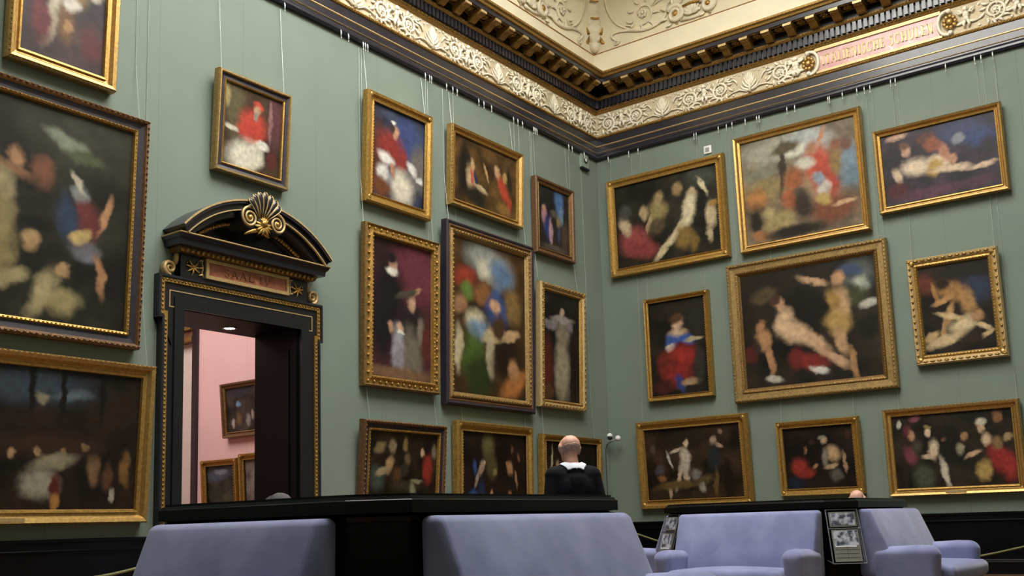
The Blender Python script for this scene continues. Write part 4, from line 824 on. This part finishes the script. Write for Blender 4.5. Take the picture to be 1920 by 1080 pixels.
# spare hooks on the picture rail
for i, (wall, us, lab) in enumerate((('L', (-7.66, -7.5, -4.22, -4.07, -3.84), 'empty metal hook on the dark picture rail of the left wall'),
                                     ('R', (3.13, 3.4, 4.23, 4.38, 5.27, 5.53, 7.04), 'empty metal hook on the dark picture rail of the right wall'))):
    for u in us:
        tag(put('picture_hook', HOOK, None, **(on_left(u, wire_z-.03, .095) if wall == 'L' else on_right(u, wire_z-.03, .095))), lab, 'hook', 'empty hooks on the '+('left' if wall == 'L' else 'right')+' picture rail')

# ================================================================== FRIEZE SIGN
sign = thing('frieze_sign', 'pink marble plaque reading ITALIENISCHE SCHULEN in the frieze of the right wall', 'sign', (5.93, -.05, 9.085))
obj('marble_panel', MB().box(-1.06, 1.06, -.03, 0, .02, .42), 'marble_pink', sign)
obj('border', MB().box(-1.1, 1.1, -.055, 0, .41, .47).box(-1.1, 1.1, -.05, 0, -.01, .03), 'gold_line', sign)
letters('ITALIENISCHE SCHULEN', -.98, .96, .125, .19, -.042, -.028, 'gold_line', sign)
for s in (-1, 1):
    b = MB(); pts = arc(s*1.42, .22, .37, .24, 180 if s > 0 else 0, 90, 12) if False else None
    P = [(s*(1.22), .44), (s*1.13, .41), (s*1.07, .33), (s*1.05, .22), (s*1.07, .11), (s*1.13, .03), (s*1.22, .0)]
    b.tube(xz(bez(P, 30), -.045), .03, 7, 1.2)
    b.ball((s*1.24, -.06, .42), (.045, .04, .045), 8, 5); b.ball((s*1.24, -.06, .03), (.045, .04, .045), 8, 5)
    obj('side_scroll', b, 'relief', sign, True)
    b = MB()
    for k in range(9):
        a = k*2*pi/9; b.ball((s*1.24+.09*cos(a), -.05, .23+.1*sin(a)), (.04, .03, .04), 6, 4)
    b.ball((s*1.24, -.06, .23), (.06, .04, .06), 7, 5)
    obj('wreath', b, 'gold_bright', sign, True)
    put('figure', pu_m, sign, (s*1.5, 0, .24))

# ================================================================== SMALL FITTINGS
sn = thing('wall_sensor', 'small green box with round dark lens under the cornice next to the corner', 'sensor', (0, -.55, 8.3))
obj('housing', MB().box(.0, .05, -.14, .14, -.02, .28), mat('sensor_green', '8b9a8b', .6, var=.03), sn)
o = obj('lens', MB().lathe([(0, .02), (.05, .02), (.06, 0), (.06, -.01)], seg=16), 'black', sn, True, loc=(.055, .03, .14), rot=(0, pi/2, 0))
obj('lens_rim', MB().lathe([(.04, .02), (.0, .03)], seg=16), 'white', sn, True, loc=(.062, -.0, .14), rot=(0, pi/2, 0))
obj('bracket', MB().box(.0, .07, -.14, .14, -.06, -.02), 'black', sn)
wr = thing('smoke_detector', 'small pale square plate on the green wall between two top row paintings', 'sensor', (2.55, 0, 8.2))
soft(obj('plate', MB().box(-.08, .08, -.03, 0, -.08, .08), 'white', wr), .008)
obj('grille', MB().box(-.04, .04, -.036, -.03, -.04, .04), 'grey_plastic', wr)
sc_ = thing('security_camera', 'white twin-dome security camera on an arm in the corner of the room', 'camera', (.1, -.2, 2.55))
obj('arm', MB().tube([(-.1, .1, -.02), (0, 0, .02), (.1, -.02, .05), (.2, -.03, .1)], .015, 8), 'grey_plastic', sc_, True)
obj('dome', MB().ball((.06, -.04, .16), .06, 14, 9), 'white', sc_, True)
obj('dome', MB().ball((.24, -.03, .1), .06, 14, 9), 'white', sc_, True)
obj('dome_lens', MB().ball((.075, -.06, .12), (.052, .052, .045), 12, 8), 'black', sc_, True)
obj('cable', MB().tube([(0, 0, .04), (-.09, .03, -.1), (-.093, .03, -.6), (-.093, .03, -1.56)], .006, 5), 'frame_black', sc_)

# ================================================================== SEATING ISLANDS
def octagon(x0, x1, y0, y1, c):
    return [(x0+c, y0), (x1-c, y0), (x1, y0+c*.72), (x1, y1-c*.72), (x1-c, y1), (x0+c, y1), (x0, y1-c*.72), (x0, y0+c*.72)]
def oct_sweep(x0, x1, y0, y1, prof, c=.29):
    b = MB(); vs = []
    for ins, z in prof:
        vs += [(x, y, z) for x, y in octagon(x0+ins, x1-ins, y0+ins, y1-ins, c-ins*.42)]
    b.add(vs, [(i*8+k, i*8+(k+1) % 8, (i+1)*8+(k+1) % 8, (i+1)*8+k) for i in range(len(prof)-1) for k in range(8)])
    b.f.append(tuple(range(len(vs)-8, len(vs)))); return b
def island(x0, x1, y0, y1, label):
    cx, cy = (x0+x1)/2, (y0+y1)/2
    t = thing('seating_island', label, 'bench core', (cx, cy, 0))
    a = (x0-cx, x1-cx, y0-cy, y1-cy)
    obj('ledge', oct_sweep(*a, [(.06, 1.075), (.0, 1.078), (.0, 1.145), (.012, 1.15), (.02, 1.165), (.035, 1.168), (.035, 1.18), (.3, 1.182)]), 'panel_black', t)
    obj('moulding', oct_sweep(*a, [(.06, 1.03), (.04, 1.035), (.03, 1.06), (.06, 1.078)]), 'panel_black', t)
    obj('panel', oct_sweep(*a, [(.06, .1), (.06, 1.035)]), 'panel_black', t)
    obj('plinth', oct_sweep(*a, [(.03, 0), (.03, .1), (.06, .102)]), 'panel_black', t)
    return t
I1 = (5.04, 7.22, -14.45, -11.93); I2 = (4.92, 7.22, -7.32, -5.08)
island(*I1, 'near black lacquered island core with ledge, sofas set around it')
island(*I2, 'far black lacquered island core with leaflet racks, in front of the right wall')
def gridbox(x0, x1, y0, y1, z0, z1, n=(8, 6, 4)):
    """box with gridded faces so it can be bent and softened"""
    b = MB(); idx = {}
    nx, ny, nz = n
    def V(i, j, k):
        key = (i, j, k)
        if key not in idx:
            idx[key] = len(b.v); b.v.append((x0+(x1-x0)*i/nx, y0+(y1-y0)*j/ny, z0+(z1-z0)*k/nz))
        return idx[key]
    for i in range(nx):
        for j in range(ny):
            b.f.append((V(i, j, 0), V(i, j+1, 0), V(i+1, j+1, 0), V(i+1, j, 0))); b.f.append((V(i, j, nz), V(i+1, j, nz), V(i+1, j+1, nz), V(i, j+1, nz)))
    for i in range(nx):
        for k in range(nz):
            b.f.append((V(i, 0, k), V(i+1, 0, k), V(i+1, 0, k+1), V(i, 0, k+1))); b.f.append((V(i, ny, k), V(i, ny, k+1), V(i+1, ny, k+1), V(i+1, ny, k)))
    for j in range(ny):
        for k in range(nz):
            b.f.append((V(0, j, k), V(0, j, k+1), V(0, j+1, k+1), V(0, j+1, k))); b.f.append((V(nx, j, k), V(nx, j+1, k), V(nx, j+1, k+1), V(nx, j, k+1)))
    return b
def rounded(b, lo, hi, r):
    """pull the surface of a box onto a rounded box of radius r"""
    def f(v):
        c = Vector([min(max(v[i], lo[i]+r), hi[i]-r) for i in range(3)]); d = v-c
        return c+d.normalized()*r if d.length > 1e-6 else v
    return b.map(f)
def rbox(x0, x1, y0, y1, z0, z1, r, n=(14, 10, 10)):
    # grid lines packed near the edges so that the rounding is smooth
    b = gridbox(0, 1, 0, 1, 0, 1, n)
    lo, hi = (x0, y0, z0), (x1, y1, z1)
    def warp(t, L):
        e = min(.45, 1.0*r/L)
        if t < .35: return e*t/.35
        if t > .65: return 1-e*(1-t)/.35
        return e+(1-2*e)*(t-.35)/.3
    b.map(lambda v: Vector([lo[i]+(hi[i]-lo[i])*warp(v[i], hi[i]-lo[i]) for i in range(3)]))
    return rounded(b, lo, hi, r)
def sofa_meshes(w):
    h = w/2
    def back(v):
        t = max(0, min(1, (1.075-v.z)/.6)); s = (v.y+.13)/.13     # s=1 at the wall side, 0 at the front
        y = v.y-.24*t*(1-max(0, s))-.03*sin(pi*min(1, (v.x+h)/w))*sin(pi*t)*(1-max(0, s))
        return Vector((v.x, y-.0*t, v.z))
    bk = rbox(-h+.01, h-.01, -.14, -.0, .34, 1.06, .045, (20, 8, 16)).map(back)
    def seat(v):
        q = (v.x/(h-.2)); up = max(0, (v.z-.3)/.15)
        return Vector((v.x, v.y-.05*(1-q*q)*(1 if v.y < -.6 else 0), v.z+.035*up*(1-q*q)*sin(pi*min(1, max(0, (-v.y-.2)/.75)))))
    st = rbox(-h+.19, h-.19, -.91, -.2, .29, .46, .07, (20, 12, 10)).map(seat)
    def arm(v):
        t = (v.z-.08)/.61; f = max(0, min(1, (-v.y-.2)/.7))
        wd = 1+.14*max(0, t-.72)/.28*(1 if t > .72 else 0)
        dip = .07*(max(0, (-v.y-.6)/.22)**2)*max(0, t-.4)
        return Vector((v.x*wd, v.y+.06*(1-t)*f, v.z-.035*(1-f)*t-dip))
    ar = rbox(-.1, .1, -.82, -.12, .08, .69, .098, (14, 14, 16)).map(arm)
    bs = MB().box(-h+.2, h-.2, -.84, -.05, .09, .3)
    ft = MB().lathe([(.0, 0), (.022, 0), (.035, .1), (0, .1)], seg=10)
    return [m_.mesh(n_, mt, sm) for m_, n_, mt, sm in ((bk, 'back_cushion', 'velvet', True), (st, 'seat_cushion', 'velvet', True), (ar, 'arm', 'velvet', True), (bs, 'base', 'velvet', False), (ft, 'foot', 'leather', True))]
SM = {}
def sofa(x, y, rz, w, label):
    if w not in SM: SM[w] = sofa_meshes(w)
    bk, st, ar, bs, ft = SM[w]
    t = thing('sofa', label, 'sofa', (x, y, 0), (0, 0, rz), 'blue-grey sofas around the islands')
    put('back_cushion', bk, t); put('seat_cushion', st, t); put('base', bs, t)
    for s in (-1, 1):
        put('arm', ar, t, (s*(w/2-.1), 0, 0))
        put('foot', ft, t, (s*(w/2-.1), -.72, 0)); put('foot', ft, t, (s*(w/2-.1), -.2, 0))
    return t
def around(I, wx, wy, dx, dy, labs):
    x0, x1, y0, y1 = I; cx, cy = (x0+x1)/2, (y0+y1)/2; g = .055
    sofa(cx+dx, y0+g, 0, wx, labs[0]); sofa(x1-g, cy+dy, pi/2, wy, labs[1]); sofa(cx, y1-g, pi, wx, labs[2]); sofa(x0+g, cy+.06, -pi/2, wy-.3, labs[3])
around(I1, 1.5, 2.03, -.03, .06, ('near blue-grey sofa with its back below the doorway, bottom left', 'largest near blue-grey sofa, bottom centre, left of the black ledge end', 'blue-grey sofa behind the near island, facing the standing man', 'blue-grey sofa on the far left side of the near island, under the dark-haired head'))
around(I2, 1.66, 1.92, 0, .07, ('blue-grey two-seat sofa facing the viewer, between the two leaflet racks', 'blue-grey sofa seen from its side at lower right, stained back', 'blue-grey sofa behind the far island, under the bald head', 'blue-grey sofa left of the far island, only one arm in view'))
# leaflet racks on the chamfered corners
def page_mat(name, dark, light, sc):
    N = NT(name); tc = N.n('ShaderNodeTexCoord'); nz = N.n('ShaderNodeTexNoise', i_Scale=sc, i_Detail=4.0); N.l(tc.outputs['Object'], nz.inputs['Vector'])
    rp = N.n('ShaderNodeValToRGB'); e = rp.color_ramp.elements; e[0].position = .42; e[1].position = .58; e[0].color = lin(dark); e[1].color = lin(light)
    N.l(nz.outputs[0], rp.inputs[0]); N.l(rp.outputs[0], N.b.inputs['Base Color']); N.b.inputs['Roughness'].default_value = .35; return N.m
M['photo'] = page_mat('leaflet_photo', '3d4150', 'b9bdcc', 14)
M['text'] = mat('leaflet_paper', '77766c', .5, var=.1, scale=40)
M['rule'] = mat('leaflet_print', '4a4944', .6, var=.05)
M['clear'] = mat('rack_steel', '9c9ca2', .25, .7, var=.1)
def rack(x, y, rz, lab, n):
    t = thing('leaflet_rack', lab, 'rack', (x, y, .5), (0, 0, rz), 'leaflet racks on the islands')
    fr = MB()
    for s in (-1, 1):
        fr.tube([(s*.155, -.02, .56), (s*.165, -.2, .02)], .006, 6); fr.tube([(s*.165, -.045, .56), (s*.175, -.235, .0)], .006, 6)
        fr.tube([(s*.165, -.235, .0), (s*.165, -.0, .03)], .006, 6)
    for zz, yy in ((.56, -.045), (.36, -.115), (0, -.235)): fr.tube([(-.17, yy, zz), (.17, yy, zz)], .006, 6)
    obj('wire_frame', fr, 'clear', t); obj('back_plate', MB().add([(-.15, -.0, .0), (.15, 0, 0), (.15, 0, .57), (-.15, 0, .57), (-.15, -.17, 0), (.15, -.17, 0), (.15, -.02, .57), (-.15, -.02, .57)], [(0, 3, 2, 1), (4, 5, 6, 7), (0, 4, 7, 3), (1, 2, 6, 5), (3, 7, 6, 2), (0, 1, 5, 4)]), 'panel_black', t)
    R = Matrix.Translation((x, y, .5)) @ Matrix.Rotation(rz, 4, 'Z')
    for k, (z0, dz, yy, nm) in enumerate(((.38, .16, -.085, 'upper'), (.02, .34, -.195, 'lower'))):
        p = thing('leaflet', '%s leaflet with grey picture in the rack %s' % (nm, n), 'leaflet', group='leaflets in the racks')
        p.matrix_world = R @ Matrix.Translation((0, yy-.012, z0)) @ Matrix.Rotation(-.26, 4, 'X')
        obj('paper', MB().box(-.14, .14, 0, .006, 0, dz), 'text', p)
        obj('picture', MB().box(-.125, .125, -.002, 0, dz*(.1 if k == 0 else .5), dz-.012), 'photo', p)
        if k == 1:
            ru = MB().box(-.002, .002, -.002, 0, .02, .15)
            for zz in (.04, .085, .125): ru.box(-.12, .12, -.002, 0, zz, zz+.003)
            obj('printed_rules', ru, 'rule', p); obj('title_strip', MB().box(-.12, .1, -.003, 0, .155, .168), 'shirt', p)
def chamfer(I, sx, sy):
    x0, x1, y0, y1 = I; x = (x1-.06 if sx > 0 else x0+.06)-sx*.125; y = (y1-.06 if sy > 0 else y0+.06)-sy*.09
    return x, y, math.atan2(sy*.29, sx*.209)+pi/2
for I, sx, sy, lab, n in ((I2, 1, -1, 'leaflet rack between the two visible sofas of the far island', 'between the two far sofas'), (I2, -1, -1, 'leaflet rack on the left corner of the far island', 'at the left of the far island'), (I1, 1, 1, 'leaflet rack behind the largest near sofa, only its edge in view', 'behind the largest near sofa')):
    x, y, rz = chamfer(I, sx, sy); rack(x, y, rz, lab, n)

# ================================================================== ROPE BARRIERS
def barrier(p0, p1, zf, lab, n=24):
    d = (Vector(p1)-Vector(p0)); t = thing('rope_barrier', lab, 'barrier', (p0[0], p0[1], 0), group='rope barriers before the walls')
    obj('rope', MB().tube([(d.x*i/n, d.y*i/n, zf(i/n)) for i in range(n+1)], .016, 7), 'rope', t, True)
    for q in ((0, 0), (d.x, d.y)):
        h = zf(0 if q == (0, 0) else 1)
        obj('post', MB().lathe([(0, 0), (.15, 0), (.15, .015), (.03, .03), (.018, .05), (.018, h), (.03, h+.01), (.03, h+.04), (.0, h+.06)], (q[0], q[1], 0), 14), 'steel', t, True)
barrier((.75, -1.0), (9.0, -1.0), lambda s: .12+.0445*(.75+8.25*s-4.9)**2, 'sagging olive rope on steel posts in front of the right wall')
barrier((1.2, -10.95), (1.2, -14.3), lambda s: .58+.12*(-10.95-3.35*s+12.62)**2, 'olive rope barrier in front of the left wall, beside the doorway')

# ================================================================== PEOPLE
import numpy as np
def person(name, label, loc, rz, pose, hair, clothes):
    """joint skeleton -> tapered limbs -> one fused skin; clothes are shells lifted off that skin"""
    J = pose; caps = []      # (a, b, ra, rb, tag)
    def C(a, b, ra, rb, tg): caps.append((Vector(a), Vector(b), ra, rb, tg))
    V = lambda k: Vector(J[k])
    head, neck, chest, waist, pel = V('head'), V('neck'), V('chest'), V('waist'), V('pelvis')
    up = (head-neck).normalized(); F = Vector(J.get('look', (0, 1, 0))).normalized(); rt = F.cross(up).normalized(); F = up.cross(rt)
    C(head+up*.025-F*.012, head+up*.03-F*.03, .092, .09, 'head'); C(head+up*.035+F*.03, head+up*.02, .08, .085, 'head')
    C(head-up*.06+F*.045, head-up*.075+F*.055, .052, .045, 'head'); C(head-up*.02+F*.03, head-up*.05+F*.05, .07, .055, 'head')
    C(head+F*.095+up*.005, head+F*.118-up*.028, .012, .016, 'head')
    for s in (-1, 1):
        C(head+rt*s*.086-up*.03-F*.005, head+rt*s*.094+up*.02-F*.015, .013, .02, 'head')
    C(neck-up*.05, head-up*.05-F*.01, .064, .058, 'neck')
    for s, k in ((-1, 'l'), (1, 'r')):
        sh, el, wr_, hip, kn, an, toe = (V(k+q) for q in ('sh', 'el', 'wr', 'hip', 'kn', 'an', 'toe'))
        side = (V('rsh')-V('lsh')).normalized()*s
        C(chest+side*.07, chest-Vector((0, 0, .05))+side*.08, .115, .115, 'torso'); C(sh-side*.05, sh, .075, .07, 'torso'); C(neck-up*.05, sh-side*.03, .055, .062, 'torso')
        C(waist+side*.0, chest+Vector((0, 0, .03)), .12, .125, 'torso'); C(pel, waist, .125, .12, 'torso'); C(chest+Vector((0, 0, .03)), neck-up*.07, .12, .09, 'torso'); C(chest+side*.1+Vector((0, 0, .04)), sh-side*.05-Vector((0, 0, .02)), .1, .085, 'torso'); C(neck-up*.01, sh-side*.06+Vector((0, 0, .01)), .06, .062, 'torso')
        C(waist+side*.06, chest+side*.07, .115, .115, 'torso'); C(pel+side*.06, waist+side*.06, .12, .112, 'torso')
        C(sh, el, .066, .05, 'arm'); C(el, wr_, .05, .034, 'arm')
        C(pel+side*.05, hip, .115, .1, 'leg'); C(hip, kn, .098, .066, 'leg'); C(kn, kn+(an-kn)*.35, .066, .062, 'leg'); C(kn+(an-kn)*.35, an, .062, .042, 'leg')
        C(an, an+Vector((0, 0, -.04)), .045, .045, 'foot'); C(an+Vector((0, 0, -.045)), toe, .046, .034, 'foot')
        # hand: palm and five bent fingers
        d = (wr_-el).normalized(); pn = Vector(J.get('palm'+k, (-s, 0, 0))); pn = (pn-d*pn.dot(d)).normalized(); ac_ = d.cross(pn)
        if ac_.dot(F) < 0: ac_ = -ac_
        for q in (-.022, 0, .022): C(wr_+d*.01+ac_*q*.6, wr_+d*.085+ac_*q, .022, .019, 'hand')
        for q, ln in ((-.033, .058), (-.011, .07), (.011, .076), (.033, .068)):
            b0 = wr_+d*.09+ac_*q; b1 = b0+d*ln*.5+pn*.008; b2 = b1+d*ln*.38+pn*.024; C(b0, b1, .0105, .0095, 'hand'); C(b1, b2, .0095, .008, 'hand')
        b0 = wr_+d*.03+ac_*.032; b1 = b0+d*.03+ac_*.028+pn*.012; C(b0, b1, .013, .0115, 'hand'); C(b1, b1+d*.034+pn*.012, .0115, .0095, 'hand')
    b = MB()
    for a, c, ra, rb, tg in caps:
        ax = c-a; L = ax.length
        if L < 1e-6: ax = Vector((0, 0, 1))
        ax = ax.normalized(); n = 4; pts = []; rad = []
        for i in range(n): q = pi/2*(1-i/n); pts.append(a-ax*ra*sin(q)); rad.append(max(.001, ra*cos(q)))
        pts.append(a); rad.append(ra); pts.append(c); rad.append(rb)
        for i in range(1, n+1): q = pi/2*i/n; pts.append(c+ax*rb*sin(q)); rad.append(max(.001, rb*cos(q)))
        b.tube(pts, rad, 14)
    tmp = obj('tmp_body', b, 'skin'); rm_ = tmp.modifiers.new('r', 'REMESH'); rm_.mode = 'VOXEL'; rm_.voxel_size = .0085
    sm_ = tmp.modifiers.new('s', 'SMOOTH'); sm_.factor = .5; sm_.iterations = 3
    dg = bpy.context.evaluated_depsgraph_get(); me = bpy.data.meshes.new_from_object(tmp.evaluated_get(dg))
    bpy.data.objects.remove(tmp, do_unlink=True)
    t = thing(name, label, 'person', loc, (0, 0, rz))
    me.materials.clear(); me.materials.append(M['skin']); me.shade_smooth(); put('body', me, t)
    n = len(me.vertices); co = np.empty(n*3); me.vertices.foreach_get('co', co); co = co.reshape(-1, 3)
    nr = np.empty(n*3); me.vertices.foreach_get('normal', nr); nr = nr.reshape(-1, 3)
    best = np.full(n, 9.); tg = np.zeros(n, int); names = ['head', 'neck', 'torso', 'arm', 'hand', 'leg', 'foot']
    for a, c, ra, rb, k in caps:
        a_, c_ = np.array(a), np.array(c); ax = c_-a_; L2 = max(ax@ax, 1e-9); s = np.clip(((co-a_)@ax)/L2, 0, 1)
        dd = np.linalg.norm(co-a_-s[:, None]*ax, axis=1)-(ra+(rb-ra)*s); mk = dd < best; best[mk] = dd[mk]; tg[mk] = names.index(k)
    polys = [tuple(p.vertices) for p in me.polygons]
    def shell(nm, mask, offv, mt):
        ids = np.where(mask)[0]; mp = -np.ones(n, int); mp[ids] = np.arange(len(ids)); q = MB()
        q.v = [tuple(v) for v in (co[ids]+nr[ids]*offv)]; q.f = [tuple(mp[i] for i in f) for f in polys if all(mask[i] for i in f)]
        if not q.f: return
        o = obj(nm, q, mt, t, True); so = o.modifiers.new('solid', 'SOLIDIFY'); so.thickness = .006; so.offset = -1; return o
    T_ = lambda *k: np.isin(tg, [names.index(x) for x in k])
    belt = np.array(pel)[2]+.06
    h = co-np.array(head); hu = h@np.array(up); hf = h@np.array(F)
    shell('sweater', (T_('torso', 'arm') & ((co[:, 2] > belt-.1) | T_('arm'))), .018, clothes[0])
    shell('trousers', T_('leg') | (T_('torso') & (co[:, 2] <= belt+.03)), .012, clothes[1])
    shell('shoes', T_('foot'), .008, 'leather')
    nk = np.array(neck); shell('shirt_collar', (T_('neck', 'torso') & (np.linalg.norm(co-nk, axis=1) < .115) & ((co-nk)@np.array(up) > -.065) & ((co-nk)@np.array(up) < .012)), .028, 'shirt')
    if hair == 'fringe': shell('hair', T_('head') & (hf < .03) & (hu < .02) & (hu > -.055), .0015, 'hair_grey')
    if hair == 'full': shell('hair', T_('head') & ((hf < .02) | (hu > .07)) & (hu > -.06), .018, 'hair_dark')
    for s in (-1, 1):
        obj('eye', MB().ball(head+rt*s*.034+F*.096+up*.012, (.011, .011, .009), 8, 6), 'eye', t, True)
    obj('mouth', MB().ball(head+F*.103-up*.055, (.02, .008, .006), 8, 5), 'lip', t, True)
    return t
stand = dict(head=(0, .075, 1.63), neck=(0, .02, 1.475), chest=(0, 0, 1.3), waist=(0, 0, 1.1), pelvis=(0, 0, .96), look=(-.15, 1, .12))
for s, k in ((-1, 'l'), (1, 'r')):
    stand.update({k+'sh': (s*.165, 0, 1.4), k+'el': (s*.225, -.04, 1.13), k+'wr': (s*.22, .08, .89), k+'hip': (s*.09, 0, .9), k+'kn': (s*.1, .02, .5), k+'an': (s*.11, -.03, .1), k+'toe': (s*.13, .16, .04)})
person('person', 'bald man in dark sweater and white collar standing with his back turned', (5.98, -10.75, 0), radians(52), stand, 'fringe', ('sweater', 'trousers'))
def sit(hz):
    p = dict(head=(0, -.02, hz-.125), neck=(0, -.05, hz-.28), chest=(0, -.06, hz-.45), waist=(0, -.03, hz-.6), pelvis=(0, 0, .57), look=(0, 1, -.1))
    for s, k in ((-1, 'l'), (1, 'r')):
        p.update({k+'sh': (s*.17, -.06, hz-.34), k+'el': (s*.23, .02, hz-.6), k+'wr': (s*.14, .26, .68), k+'hip': (s*.1, .05, .57), k+'kn': (s*.13, .45, .52), k+'an': (s*.13, .45, .1), k+'toe': (s*.14, .64, .04), 'palm'+k: (0, 0, -1)})
    return p
# the visitors sitting on the far sides of the islands: only the tops of their heads show over the ledges
person('person', 'dark-haired visitor whose head top shows over the near ledge below the doorway', (4.52, -12.80, 0), radians(90), sit(1.285), 'full', ('trousers', 'trousers'))
person('person', 'bald visitor whose head top shows over the far ledge', (6.4, -4.55, 0), 0, sit(1.32), 'fringe', ('jacket', 'trousers'))
